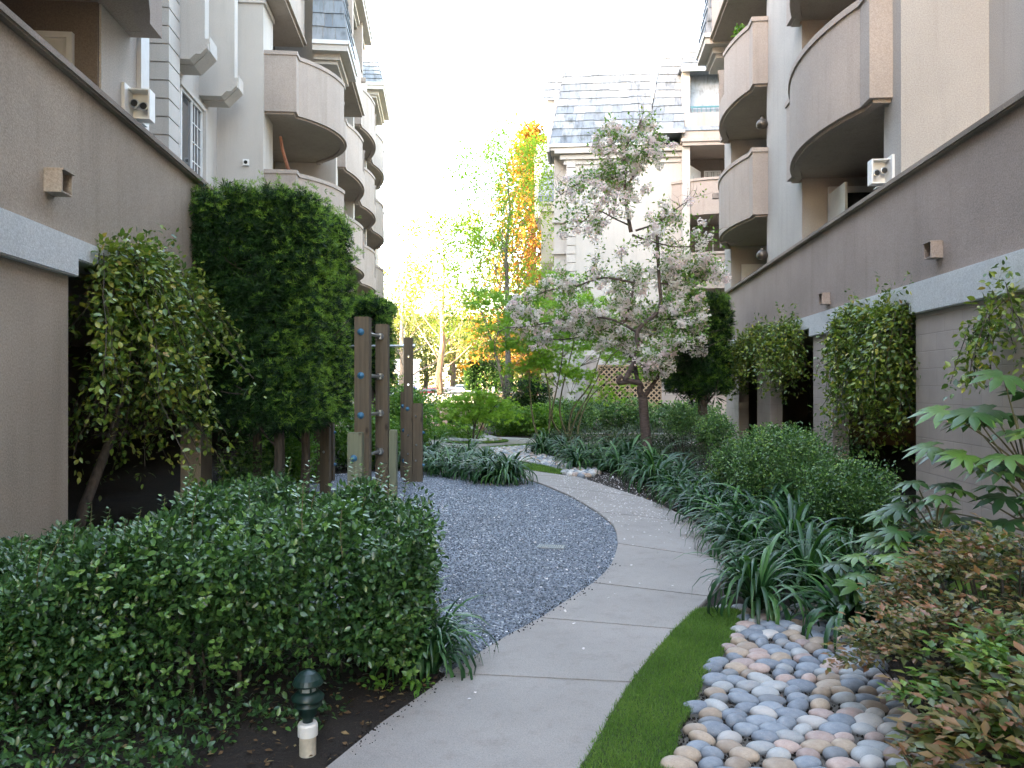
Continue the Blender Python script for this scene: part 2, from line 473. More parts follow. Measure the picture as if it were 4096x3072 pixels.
# ---------------------------------------------------------------- ground, path, gravel, lawns
def g2(x, y, z=0.0): return gp(x/2.16016, y/2.16016, z)
def r6(x, y, z=0.0): return gq(1200 + x/1.659, 1100 + y/1.659, z)
def soilmat(name, a, b_, specks, ss=60):
    m, nt, b = new_mat(name)
    n1 = noise(nt, 3, 5, .65); n2 = noise(nt, ss, 4, .75)
    c = ramp(nt, [(.3, a), (.7, b_)], n1)
    s = ramp(nt, [(.56, (0,0,0)), (.68, (1,1,1))], n2)
    nt.links.new(mixc(nt, c, specks, mth(nt, 'MULTIPLY', s, .7)), b.inputs["Base Color"]); b.inputs["Roughness"].default_value = .95
    bump(nt, b, n2, .9, .02)
    return m
M['soil'] = soilmat('garden_soil', (.014,.010,.008), (.034,.025,.018), (.085,.06,.042))
m, nt, b = new_mat('path_concrete')
n1 = noise(nt, 1.1, 5, .6); n2 = noise(nt, 160, 3, .8); n3 = noise(nt, 9, 5, .7)
c = ramp(nt, [(.3,(.275,.25,.228)),(.7,(.345,.315,.29))], n1)
c = mixc(nt, c, ramp(nt, [(.33,(.72,.72,.74)),(.5,(1,1,1)),(.66,(1.16,1.14,1.12))], n2), 1.0, 'MULTIPLY')
c = mixc(nt, c, ramp(nt, [(.52,(1,1,1)),(.72,(.86,.84,.82))], n3), 1.0, 'MULTIPLY')
nt.links.new(c, b.inputs["Base Color"]); b.inputs["Roughness"].default_value = .85; bump(nt, b, n2, .35, .004)
M['concrete'] = m
m, nt, b = new_mat('blue_grey_gravel')
tc = nt.nodes.new("ShaderNodeTexCoord")
vs = []
for sc_ in (62.0, 27.0):
    v = nt.nodes.new("ShaderNodeTexVoronoi"); v.inputs["Scale"].default_value = sc_; nt.links.new(tc.outputs["Object"], v.inputs["Vector"]); vs.append(v)
sep = nt.nodes.new("ShaderNodeSeparateColor"); nt.links.new(vs[0].outputs["Color"], sep.inputs[0])
c = ramp(nt, [(0,(.055,.070,.095)),(.45,(.125,.152,.195)),(.8,(.21,.24,.285)),(.945,(.31,.335,.37)),(.97,(.60,.60,.58)),(1,(.66,.63,.6))], sep.outputs[0])
sep2 = nt.nodes.new("ShaderNodeSeparateColor"); nt.links.new(vs[1].outputs["Color"], sep2.inputs[0])
c = mixc(nt, c, ramp(nt, [(0,(.82,.82,.82)),(1,(1.15,1.15,1.15))], sep2.outputs[1]), 1.0, 'MULTIPLY')
c = mixc(nt, c, ramp(nt, [(.35,(.82,.82,.84)),(.65,(1.1,1.1,1.1))], noise(nt, .9, 4)), 1.0, 'MULTIPLY')
nt.links.new(c, b.inputs["Base Color"]); b.inputs["Roughness"].default_value = .75
bump(nt, b, vs[0].outputs["Distance"], .8, .012); b.inputs["Roughness"].default_value = .6
M['gravel'] = m
M['asphalt'] = soilmat('asphalt', (.085,.09,.10), (.11,.115,.125), (.14,.14,.145), 40)
M['sand'] = soilmat('sand_bed', (.11,.10,.085), (.17,.15,.13), (.26,.24,.21), 90)
M['lawn'] = soilmat('lawn_base', (.03,.055,.012), (.05,.085,.018), (.07,.11,.02))
M['l_grass'] = leafmat('grass_blade', [(0,(.055,.11,.02)),(.6,(.095,.18,.034)),(1,(.15,.23,.055))], .5, .3, .3)

def sheet(name, pts, z, mat, kind='structure', label=None, th=0.0):
    mb = MB()
    if th > 0: mb.prism(pts, z-th, z)
    else: mb.add([(p[0], p[1], z) for p in pts], [tuple(range(len(pts)))])
    o = mb.build(name, mat); o["kind"] = kind
    if o.data.polygons[0].normal.z < 0 and th == 0: o.data.flip_normals()
    return o
mb = MB()
mb.add([(-150,-60,0),(150,-60,0),(150,400,0),(-150,400,0)], [(0,1,2,3)])
mb.build('ground', M['soil'])["kind"] = 'structure'

Lp = [Vector((-1.35,1.7,0)), g2(718,1659), g2(820,1575), g2(925,1500), g2(965,1465), g2(1080,1390), g2(1165,1343), g2(1225,1303), g2(1280,1266), g2(1320,1225), g2(1335,1180), g2(1325,1140), g2(1290,1110), g2(1240,1079), g2(1180,1052), g2(1112,1028),
      Vector((-.55,14.6,0)), Vector((-1.3,15.7,0)), Vector((-1.7,17.1,0)), Vector((-1.9,18.8,0)), Vector((-2.3,20.7,0))]
Rp = [Vector((-.38,1.7,0)), gq(2340,3072), gq(2446,2879), gq(2510,2775), gq(2527,2750), gq(2600,2650), gq(2701,2533), gq(2790,2450), gq(2838,2400), gq(2885,2330), gq(2903,2250), gq(2885,2195), gq(2787,2100), gq(2670,2040), gq(2565,1996), gq(2315,1914),
      r6(1720,1334), r6(1500,1302), r6(1330,1266), r6(1255,1215), r6(1205,1152)]
Lj, Rj = [0,4,6,8,10,12,14,15,17,20], [0,4,6,8,10,12,14,15,17,20]
mb = MB()
for k in range(len(Lj)-1):
    a, b_ = Lj[k], Lj[k+1]
    L = [p.copy() for p in Lp[a:b_+1]]; Rr = [p.copy() for p in Rp[a:b_+1]]
    for S in (L, Rr):
        S[0] += (S[1]-S[0]).normalized()*.006; S[-1] += (S[-2]-S[-1]).normalized()*.006
    # smooth the edges
    def smooth(S):
        out = [S[0]]
        for i in range(len(S)-1):
            p0 = S[max(i-1,0)]; p1 = S[i]; p2 = S[i+1]; p3 = S[min(i+2,len(S)-1)]
            for t in (.34,.67,1.0):
                out.append(.5*((2*p1)+(-p0+p2)*t+(2*p0-5*p1+4*p2-p3)*t*t+(-p0+3*p1-3*p2+p3)*t**3))
        return out
    L, Rr = smooth(L), smooth(Rr)
    mb.prism(L + Rr[::-1], -.05, .03)
ISL = Vector((-1.05, 22.5, 0))
ring = [(ISL.x + 2.05*math.cos(a), ISL.y + 2.05*math.sin(a)) for a in [i*math.pi/20 for i in range(40)]]
mb.prism(ring, -.05, .034)
mb.prism([(.6,21.8),(7.5,20.6),(7.5,21.8),(3.0,22.7),(.6,23.0)], -.05, .038)
mb.prism([(-2.3,24.2),(-.35,24.2),(-1.0,26.9),(-.95,29.5),(-1.0,33),(-2.2,33),(-2.0,29.5),(-1.85,27)], -.05, .026)
path = mb.build('path', M['concrete'], bevel=.006); path["kind"] = 'structure'

gpts = [Vector((p.x, p.y, 0)) for p in Lp[4:16]]
gpts = [p + Vector((.02,0,0)) for p in gpts]
far = [g2(1060,1030), g2(1000,1024), g2(880,1018), g2(780,1020), g2(720,1025), g2(655,1038), Vector((-3.7,11.0,0)), Vector((-3.4,8.5,0)), Vector((-2.6,6.9,0)), Vector((-1.3,5.7,0)), Vector((-.62,4.75,0))]
gravel = sheet('gravel', gpts + far, .006, M['gravel'])
# loose stones and fallen petals on the gravel and path
rs = np.random.RandomState(7)
def in_poly(P, poly):
    x, y = P[:,0], P[:,1]; c = np.zeros(len(P), bool); n = len(poly); j = n-1
    for i in range(n):
        xi, yi, xj, yj = poly[i][0], poly[i][1], poly[j][0], poly[j][1]
        with np.errstate(divide='ignore', invalid='ignore'):
            c ^= ((yi > y) != (yj > y)) & (x < (xj-xi)*(y-yi)/(yj-yi+1e-12)+xi)
        j = i
    return c
def rnd_in(poly, n, seed=0):
    r_ = np.random.RandomState(seed); xs = [p[0] for p in poly]; ys = [p[1] for p in poly]
    P = np.column_stack([r_.uniform(min(xs), max(xs), n), r_.uniform(min(ys), max(ys), n)])
    return P[in_poly(P, poly)]
GP = gpts + far
STONE = tmpl([(-.5,-.4,-.2),(.5,-.35,-.2),(.45,.45,-.2),(-.4,.4,-.2),(-.3,-.2,.35),(.3,-.25,.3),(.25,.3,.35),(-.3,.25,.3)], (), [(4,5,6,7),(0,1,5,4),(1,2,6,5),(2,3,7,6),(3,0,4,7)])
P = rnd_in(GP, 90000, 3); P = P[rs.rand(len(P)) < np.clip(6.0/P[:,1], .15, 1.0)**1.5]
lv = Leaves(5); N = len(P)
lv.add(STONE, np.column_stack([P, np.full(N, .009)]), rs.normal(size=(N,3))*[1,1,.15], rs.normal(size=(N,3))*.3+[0,0,1], .009+.010*rs.rand(N))
m, nt, b = new_mat('loose_stone'); a = nt.nodes.new("ShaderNodeAttribute"); a.attribute_name = "rnd"
nt.links.new(ramp(nt, [(0,(.055,.066,.082)),(.5,(.13,.148,.175)),(.9,(.22,.24,.27)),(1,(.29,.30,.31))], a.outputs["Fac"]), b.inputs["Base Color"]); b.inputs["Roughness"].default_value = .7
lv.build('loose_gravel', m)["kind"] = 'stuff'
PET = tmpl([(-.5,-.35,0),(.5,-.4,.1),(.45,.4,0),(-.4,.4,.12)], (), [(0,1,2,3)])
M['petal'] = plain('fallen_petal', (.72,.66,.64), .7, var=.08)
bedR = [(1.0,9.0),(2.4,9.4),(4.0,12),(4.4,18),(1.2,17.5),(.6,13.0)]
lv = Leaves(6)
for poly, n, z, seed in ((GP, 2400, .02, 1), ([tuple(p[:2]) for p in Lp[10:18]] + [tuple(p[:2]) for p in Rp[10:18]][::-1], 900, .035, 2), (bedR, 5200, .03, 3), ([tuple(p[:2]) for p in Lp[2:11]] + [tuple(p[:2]) for p in Rp[2:11]][::-1], 40, .035, 4)):
    P = rnd_in(poly, n, seed); N = len(P)
    if poly is GP: P = P[rs.rand(N) < np.clip((P[:,1]-4)/8, .05, 1)]; N = len(P)
    lv.add(PET, np.column_stack([P, np.full(N, z)]), rs.normal(size=(N,3))*[1,1,.1], rs.normal(size=(N,3))*.25+[0,0,1], .013+.012*rs.rand(N))
lv.build('fallen_petals', M['petal'])["kind"] = 'stuff'

# lawns
lawnA = [(-.36,1.7)] + [tuple(p[:2]) for p in Rp[1:7]] + [tuple(gq(*q)[:2]) for q in ((2771,2465),(2800,2449),(2974,2457),(2950,2522),(2913,2587),(2868,2660),(2820,2717),(2787,2798),(2755,2879),(2714,2936),(2690,3072))] + [(.55,2.6),(.3,1.7)]
lawnB = [tuple(r6(*q)[:2]) for q in ((1205,1152),(1255,1215),(1330,1266),(1500,1302),(1720,1334),(1765,1322),(1755,1308),(1600,1272),(1400,1237),(1310,1210),(1262,1160),(1400,1150),(1560,1136),(1570,1127),(1400,1138))]
# grass blades bunched on the sheets
BL = tmpl([(-.09,0,0),(.09,0,0),(0,1,.15)], [(0,1,2)])
def grass(name, poly, n, h, holes=None, seed=1, z=.03):
    P = rnd_in(poly, n, seed); P = P + np.random.RandomState(seed+50).normal(size=P.shape)*.011
    if holes is not None: P = P[~holes(P)]
    N = len(P); r_ = np.random.RandomState(seed)
    l = Leaves(seed); d = r_.normal(size=(N,3))*.45; d[:,2] = 1
    patch = .5+.5*np.sin(P[:,0]*7+np.sin(P[:,1]*5)*1.3)*np.sin(P[:,1]*6.1)
    l.add(BL, np.column_stack([P, np.full(N, z)]), d, r_.normal(size=(N,3)), h*(.6+.8*r_.rand(N)), np.clip(patch*.45+r_.rand(N)*.6, 0, 1))
    o = l.build(name, M['l_grass']); o["kind"] = 'stuff'
    return o
sheet('lawn', lawnA, .032, M['lawn'], th=.04)
sheet('lawn', lawnB, .032, M['lawn'], th=.04)
grass('grass', lawnA, 300000, .019, seed=2)
grass('grass', lawnB, 90000, .035, seed=3)
isl = [(ISL.x+.95*math.cos(i*math.pi/16), ISL.y+.95*math.sin(i*math.pi/16)) for i in range(32)]
sheet('lawn', isl, .06, M['lawn'], th=.04)
grass('grass', isl, 30000, .03, z=.055, seed=4, holes=lambda P: (P[:,0]-ISL.x)**2+(P[:,1]-ISL.y)**2 < .45**2)
# far road, forecourt and kerb
sheet('road', [(-60,44),(60,44),(60,150),(-60,150)], .012, M['asphalt'])
mb = MB(); mb.box(-1.4,14,43.2,43.45,-.05,.14); mb.build('kerb', plain('red_kerb_paint', (.42,.07,.04), .6))["kind"] = 'structure'
mb = MB(); mb.box(1.6,5.2,24.2,24.45,-.05,.16); mb.build('kerb', M['concrete'])["kind"] = 'structure'

# ---------------------------------------------------------------- cobble beds
bedA = [tuple(gq(*q)[:2]) for q in ((2828,2436),(2974,2457),(2950,2522),(2913,2587),(2868,2660),(2820,2717),(2787,2798),(2755,2879),(2714,2936),(2690,3072))] + [(.62,2.7),(1.75,2.7),(1.95,3.4),(2.1,4.6),(2.3,5.7),(1.6,5.75),(1.35,5.75)]
bedB = [tuple(r6(*q)[:2]) for q in ((1262,1160),(1310,1210),(1400,1237),(1600,1272),(1755,1308),(1740,1322),(1830,1345),(1900,1350),(2000,1310),(1900,1290),(1700,1230),(1560,1180),(1580,1140),(1400,1150))]
sheet('pebble_bedding', bedA, .008, M['sand']); sheet('pebble_bedding', bedB, .008, M['sand'])
def stonemat(name, a, b_, speck):
    m, nt, b = new_mat(name)
    n1 = noise(nt, 1.3, 5, .65); n2 = noise(nt, 9, 4, .75)
    oi = nt.nodes.new("ShaderNodeObjectInfo")
    c = ramp(nt, [(.25, a), (.75, b_)], n1)
    c = mixc(nt, c, ramp(nt, [(0,(.78,.78,.8)),(1,(1.18,1.16,1.14))], oi.outputs["Random"]), 1.0, 'MULTIPLY')
    s = ramp(nt, [(.55,(0,0,0)),(.66,(1,1,1))], n2)
    nt.links.new(mixc(nt, c, speck, mth(nt, 'MULTIPLY', s, .55)), b.inputs["Base Color"]); b.inputs["Roughness"].default_value = .55
    bump(nt, b, n2, .15, .003)
    return m
SM = [stonemat('blue_grey_stone', (.17,.20,.245), (.29,.325,.365), (.38,.38,.38)),
      stonemat('light_grey_stone', (.33,.345,.355), (.43,.44,.44), (.16,.16,.17)),
      stonemat('tan_stone', (.30,.235,.18), (.47,.385,.30), (.25,.17,.12)),
      stonemat('pinkish_stone', (.35,.25,.22), (.53,.43,.385), (.24,.18,.16)),
      stonemat('dark_slate_stone', (.15,.165,.185), (.22,.235,.255), (.3,.3,.3)),
      stonemat('whitish_stone', (.48,.46,.44), (.57,.55,.525), (.3,.28,.26))]
SL = ['blue-grey', 'light grey', 'tan', 'pinkish beige', 'dark slate', 'whitish']
def pebble_geo(seed):
    rs_ = random.Random(seed); bm = bmesh.new(); bmesh.ops.create_icosphere(bm, subdivisions=3, radius=1)
    k = [rs_.uniform(-.10,.10) for _ in range(6)]; e = rs_.uniform(2.0, 2.5)
    for v in bm.verts:
        c = v.co.normalized()
        r_ = 1 + k[0]*c.x*c.y + k[1]*c.x + k[2]*c.x*c.x*c.y + k[3]*c.y*c.z + k[4]*math.sin(3*c.x+k[5]*9)*.5
        v.co = c*r_
    V = [tuple(v.co) for v in bm.verts]; F = [tuple(v.index for v in f.verts) for f in bm.faces]; bm.free()
    return V, F
PG = [pebble_geo(i+20) for i in range(5)]
protos = {}
for ci in range(6):
    for gi in range(3):
        mb = MB(); mb.add(PG[(ci+gi) % 5][0], PG[(ci+gi) % 5][1])
        me = bpy.data.meshes.new('pebble'); me.from_pydata(mb.v, [], mb.f); me.materials.append(SM[ci])
        me.polygons.foreach_set("use_smooth", [True]*len(me.polygons)); protos[(ci, gi)] = me
rr = random.Random(11)
def pack(poly, dx, dy, jit, ang=0.0):
    xs = [p[0] for p in poly]; ys = [p[1] for p in poly]; out = []; row = 0; y = min(ys)
    while y < max(ys):
        x = min(xs) + (row % 2)*dx*.5 + rr.uniform(-.3,.3)*dx
        while x < max(xs):
            out.append((x + rr.uniform(-jit, jit)*dx, y + rr.uniform(-jit, jit)*dy))
            x += dx*rr.uniform(.9, 1.12)
        y += dy*rr.uniform(.93,1.07); row += 1
    P = np.array(out)
    return P[in_poly(P, poly)]
PA = pack(bedA, .128, .088, .12)
wts = [.30,.25,.18,.15,.07,.05]
PA = sorted([tuple(p) for p in PA if p[1] > 3.0], key=lambda p: p[1])
rest = []
for i, p in enumerate(PA):
    ci = rr.choices(range(6), wts)[0]; gi = rr.randrange(3)
    sx = rr.uniform(.050,.080); sy = sx*rr.uniform(.62,.76); sz = rr.uniform(.028,.038)
    if i < 296:
        o = bpy.data.objects.new('river_pebble', protos[(ci, gi)]); col.objects.link(o)
        o.location = (p[0], p[1], sz*.45+.006); o.scale = (sx, sy, sz); o.rotation_euler = (rr.uniform(-.12,.12), rr.uniform(-.12,.12), rr.gauss(0,.28))
        tag(o, 'smooth %s river pebble laid in the cobble bed beside the lawn strip' % SL[ci], 'pebble', '%s river pebbles laid in the near cobble bed' % SL[ci])
    else: rest.append((p, (sx, sy, sz), ci))
for p in pack(bedB, .125, .10, .15):
    sx = rr.uniform(.055,.075); rest.append((tuple(p), (sx, sx*.72, .05), rr.choices(range(6), [.2,.34,.12,.14,.02,.18])[0]))
for k in range(26):
    a = rr.uniform(math.pi, 2*math.pi); r_ = rr.uniform(.42,.62)
    rest.append(((ISL.x + r_*math.cos(a)*1.15, ISL.y + r_*math.sin(a), .07), (.085,.065,.055), rr.choice([1,1,5,3])))
mb = MB()
for p, s, ci in rest:
    V, F = PG[rr.randrange(5)]; an = rr.gauss(0,.4); ca, sa = math.cos(an), math.sin(an); z0 = (p[2] if len(p) > 2 else 0)
    mb.add([(p[0]+(v[0]*s[0])*ca-(v[1]*s[1])*sa, p[1]+(v[0]*s[0])*sa+(v[1]*s[1])*ca, z0+s[2]*.45+v[2]*s[2]) for v in V], F, rnd=ci/5.0)
m, nt, b = new_mat('mixed_stone'); a = nt.nodes.new("ShaderNodeAttribute"); a.attribute_name = "rnd"
nt.links.new(ramp(nt, [(0,(.18,.21,.25)),(.2,(.32,.33,.33)),(.4,(.38,.28,.2)),(.6,(.42,.34,.3)),(.8,(.12,.14,.16)),(1,(.55,.53,.5))], a.outputs["Fac"]), b.inputs["Base Color"]); b.inputs["Roughness"].default_value = .6
o = mb.build('cobbles', m, smooth=True, recalc=False); o["kind"] = 'stuff'

# grit and crumbs between the stones and along the path edge
lv = Leaves(8); P = rnd_in(bedA, 9000, 12); N = len(P); lv.add(STONE, np.column_stack([P, np.full(N, .012)]), rs.normal(size=(N,3)), rs.normal(size=(N,3)), .006+.012*rs.rand(N)**2)
for a_, b_ in zip(Lp[1:9], Lp[2:10]):
    N = 50; t = rs.rand(N,1); q = np.array(a_)[None]*(1-t)+np.array(b_)[None]*t; q[:,:2] += rs.normal(size=(N,2))*.035; q[:,2] = .033
    lv.add(STONE, q, rs.normal(size=(N,3)), rs.normal(size=(N,3)), .004+.008*rs.rand(N)**2)
lv.build('grit', M['soil'])["kind"] = 'stuff'
# drain grate
dg = gp(551, 547, .012)
rt = empty('drain_grate', (dg.x, dg.y, .008), R(-12)); tag(rt, 'small slotted metal drain grate lying flat in the blue-grey gravel', 'drain grate')
mb = MB(); W, D = .13, .075
mb.box(-W,W,-D,-D+.012,0,.014); mb.box(-W,W,D-.012,D,0,.014); mb.box(-W,-W+.012,-D+.012,D-.012,0,.014); mb.box(W-.012,W,-D+.012,D-.012,0,.014)
mb.build('frame', M['steel'], rt)
mb = MB()
for k in range(11): mb.box(-W+.02+k*.0215, -W+.031+k*.0215, -D+.012, D-.012, .002, .012)
mb.build('bars', M['steel'], rt)
mb = MB(); mb.box(-W+.012,W-.012,-D+.012,D-.012,-.004,.001); mb.build('sump', M['darkmetal'], rt)
# ---------------------------------------------------------------- buildings
TL, TR = R(5.17), R(-5.24)
DL, DR = 3.0, 3.89
def sL(px, u):
    t = (px-512)/FPX; return (-DL + u*math.cos(TL) - t*u*math.sin(TL)) / (t*math.cos(TL) + math.sin(TL))

def arc_path(s0, s1, ush, uext, uin, sh=.25, n=14):
    """outline of a bow balcony from near wall to far wall, (u,s) pairs"""
    pts = [(uin, s0), (ush, s0), (ush, s0+sh*.6)]
    a, b_ = s0+sh, s1-sh; c = (a+b_)/2; h = uext-ush; half = (b_-a)/2
    Rr = (half*half+h*h)/(2*h); an = math.asin(min(1, half/Rr))
    if h > half*.8:
        for i in range(n+1):
            t = math.pi*(1-i/n); pts.append((ush+h*math.sin(t), c+half*math.cos(t)))
    else:
        lift = min(.10, h*.3)
        for i in range(n+1):
            t = -an + 2*an*i/n; pts.append((ush+h-Rr+Rr*math.cos(t)+lift*(1-(abs(t)/an)**4)*0, c+Rr*math.sin(t)))
    pts += [(ush, s1-sh*.6), (ush, s1), (uin, s1)]
    return pts

def balcony(root, sg, s0, s1, zb, ush, uext, uin, slab_in, rail=True, h=1.45, mat='pink'):
    pts = arc_path(s0, s1, ush, uext, uin)
    pts = pts if sg > 0 else pts
    n = len(pts)
    k1 = 3 + int(14*.44); k2 = 3 + int(14*.72)
    mb = MB(sg)
    def rib(P, t, z0, z1, out): mb.ribbon([(p[0], p[1]) for p in P], -t, z0, z1, -out)
    # the path runs with the outside on its left (-N side): negate
    if rail:
        rib(pts[:k1+1], .16, zb, zb+h, 0); rib(pts[k1:k2+1], .16, zb, zb+.50, 0); rib(pts[k2:], .16, zb, zb+h, 0)
    else: rib(pts, .16, zb, zb+h, 0)
    bal = mb.build('balcony', M[mat], root)
    mb = MB(sg); mb.prism([(p[0], p[1]) for p in pts[1:-1]] + [(slab_in, s1), (slab_in, s0)], zb+.004, zb+.2)
    mb.build('floor_slab', M['soffit'], bal)
    mb = MB(sg)
    if rail:
        rib(pts[:k1+1], .24, zb+h+.001, zb+h+.10, .05); rib(pts[k2:], .24, zb+h+.001, zb+h+.10, .05)
    else: rib(pts, .24, zb+h+.001, zb+h+.10, .05)
    if slab_in > -3: rib(pts, .12, zb-.05, zb+.05, .03)
    mb.build('coping', M['capm'] if mat == 'podium' else M[mat], bal)
    if rail:
        mb = MB(sg)
        P = [Vector((p[0]-.06, p[1])) for p in pts[k1:k2+1]]
        for i in range(len(P)-1):
            a, b_ = P[i], P[i+1]
            mb.tube([(a.x,a.y,zb+h+.0),(b_.x,b_.y,zb+h+.0)], .025, 6)
            mb.tube([(a.x,a.y,zb+.58),(b_.x,b_.y,zb+.58)], .018, 6)
            for q in range(3):
                c = a.lerp(b_, q/3.0); mb.box(c.x-.011, c.x+.011, c.y-.011, c.y+.011, zb+.5, zb+h)
        mb.build('railing', M['teal'], bal)
    # scupper drain box
    return bal

def scupper(root, sg, u, s, z):
    mb = MB(sg); mb.box(u-.01, u+.16, s-.07, s-.05, z, z+.15); mb.box(u-.01, u+.16, s+.05, s+.07, z, z+.15)
    mb.box(u-.01, u+.16, s-.05, s+.05, z, z+.02); mb.box(u-.01, u+.16, s-.05, s+.05, z+.13, z+.15)
    mb.build('scupper', M['pink'], root)
def hood(root, sg, u, s, z, mat='podium'):
    mb = MB(sg); mb.box(u-.01, u+.13, s-.09, s-.075, z, z+.17); mb.box(u-.01, u+.13, s+.075, s+.09, z, z+.17)
    mb.box(u-.01, u+.15, s-.095, s+.095, z+.17, z+.185); mb.box(u-.01, u+.13, s-.075, s+.075, z, z+.012)
    v = mb.build('vent_hood', M[mat], root)
    mb = MB(sg); mb.box(u-.005, u+.02, s-.074, s+.074, z+.013, z+.169); mb.build('opening', M['darkmetal'], v)
def window(root, sg, u, s0, s1, z0, z1, grid=(3,5), split=True, face='s', door=False, mat='white'):
    """window in a plane parallel to the facade (u const); frame + pane + muntins"""
    mb = MB(sg); f = .06
    mb.box(u, u+.05, s0, s0+f, z0, z1); mb.box(u, u+.05, s1-f, s1, z0, z1); mb.box(u, u+.05, s0+f, s1-f, z1-f, z1); mb.box(u, u+.05, s0+f, s1-f, z0, z0+f)
    mid = (s0+s1)/2
    mb.box(u+.002, u+.045, mid-.03, mid+.03, z0+f, z1-f)
    for i in range(1, grid[0]):
        s = mid+.03 + (s1-f-mid-.03)*i/grid[0]; mb.box(u+.012, u+.028, s-.01, s+.01, z0+f, z1-f)
    for j in range(1, grid[1]):
        z = z0+f + (z1-z0-2*f)*j/grid[1]; mb.box(u+.014, u+.03, mid+.03, s1-f, z-.01, z+.01)
    w = mb.build('window', M[mat], root)
    mb = MB(sg); mb.box(u-.02, u+.008, s0+f*.5, s1-f*.5, z0+f*.5, z1-f*.5); mb.build('pane', M['glass'], w)
    return w
def pwindow(root, x0, x1, s, z0, z1, grid=(3,3), curtain=False):
    """window facing the camera side (s const plane, faces -s)"""
    mb = MB(); f = .05
    mb.box(x0,x0+f,s-.05,s,z0,z1); mb.box(x1-f,x1,s-.05,s,z0,z1); mb.box(x0+f,x1-f,s-.05,s,z1-f,z1); mb.box(x0+f,x1-f,s-.05,s,z0,z0+f)
    for i in range(1, grid[0]):
        x = x0+(x1-x0)*i/grid[0]; mb.box(x-.015,x+.015,s-.04,s-.01,z0+f,z1-f)
    for j in range(1, grid[1]):
        z = z0+(z1-z0)*j/grid[1]; mb.box(x0+f,x1-f,s-.038,s-.012,z-.015,z+.015)
    w = mb.build('window', M['white'], root)
    mb = MB(); mb.box(x0+.02,x1-.02,s-.008,s+.01,z0+.02,z1-.02); mb.build('pane', M['glass'], w)
    if curtain:
        mb = MB()
        k = 0; x = x0+.06
        while x < x1-.1:
            mb.box(x, x+.07, s-.024 - (k%2)*.012, s-.018 - (k%2)*.012+.004, z0+.06, z1-.06); x += .09; k += 1
        mb.build('curtain', M['offwhite'], w)
    return w
def shingles(parent, p0, p1, q0, q1, n=11, w=.34, lift=.05, name='roof', hip=None):
    """courses of shingles on the face p0-p1 (eave) q0-q1 (top); raised towards the outside normal"""
    p0, p1, q0, q1 = map(Vector, (p0, p1, q0, q1)); r_ = random.Random(int(abs(p0.x*100+p0.y*37)))
    nrm = (p1-p0).cross(q0-p0).normalized()
    mb = MB()
    for i in range(n):
        a, b_ = i/n, min(1.0, (i+1.06)/n)
        A0, A1 = p0.lerp(q0, a), p1.lerp(q1, a); B0, B1 = p0.lerp(q0, b_), p1.lerp(q1, b_)
        L = (A1-A0).length; k = max(1, round(L/w)); e = [0.0]
        for j in range(k-1): e.append((j+1 + r_.uniform(-.2,.2))/k)
        e.append(1.0)
        for j in range(k):
            t0, t1 = e[j]+.006/max(L,.1), e[j+1]-.006/max(L,.1)
            th = lift*r_.uniform(.75,1.1); dz = r_.uniform(-.02,.02)
            a0, a1, b0, b1 = A0.lerp(A1,t0), A0.lerp(A1,t1), B0.lerp(B1,t0), B0.lerp(B1,t1)
            up = (b0-a0).normalized()*dz
            V = [a0+up, a1+up, b1, b0, a0+up+nrm*th, a1+up+nrm*th, b1+nrm*.012, b0+nrm*.012]
            mb.add([tuple(v) for v in V], [(0,1,2,3),(4,5,6,7),(0,1,5,4),(1,2,6,5),(2,3,7,6),(3,0,4,7)], rnd=r_.random())
    return mb.build(name, M['shingle'], parent)
def screen(root, sg, u, s0, s1, z0, z1, step=.11, mat='interior'):
    mb = MB(sg); w = .028
    n = int((s1-s0+z1-z0)/step)
    def strip(sa, za, sb, zb, uu):
        d = Vector((sb-sa, zb-za)).normalized(); q = Vector((-d.y, d.x))*w*.5
        P = [(sa+q.x, za+q.y), (sb+q.x, zb+q.y), (sb-q.x, zb-q.y), (sa-q.x, za-q.y)]
        mb.add([(uu, a, b_) for a, b_ in P] + [(uu+.012, a, b_) for a, b_ in P], [(0,1,2,3),(7,6,5,4),(0,4,5,1),(1,5,6,2),(2,6,7,3),(3,7,4,0)])
    H = z1-z0; W = s1-s0
    k = -H
    while k < W:
        sa, sb = max(s0, s0+k), min(s1, s0+k+H)
        if sb > sa: strip(sa, z0+(sa-s0-k), sb, z0+(sb-s0-k), u); strip(sa, z1-(sa-s0-k), sb, z1-(sb-s0-k), u+.014)
        k += step*1.414
    mb.box(u-.01, u+.035, s0-.05, s0, z0, z1); mb.box(u-.01, u+.035, s1, s1+.05, z0, z1); mb.box(u-.01, u+.035, s0-.05, s1+.05, z1, z1+.06); mb.box(u-.01, u+.035, s0-.05, s1+.05, z0-.06, z0)
    mb.build('lattice_screen', M[mat], root)
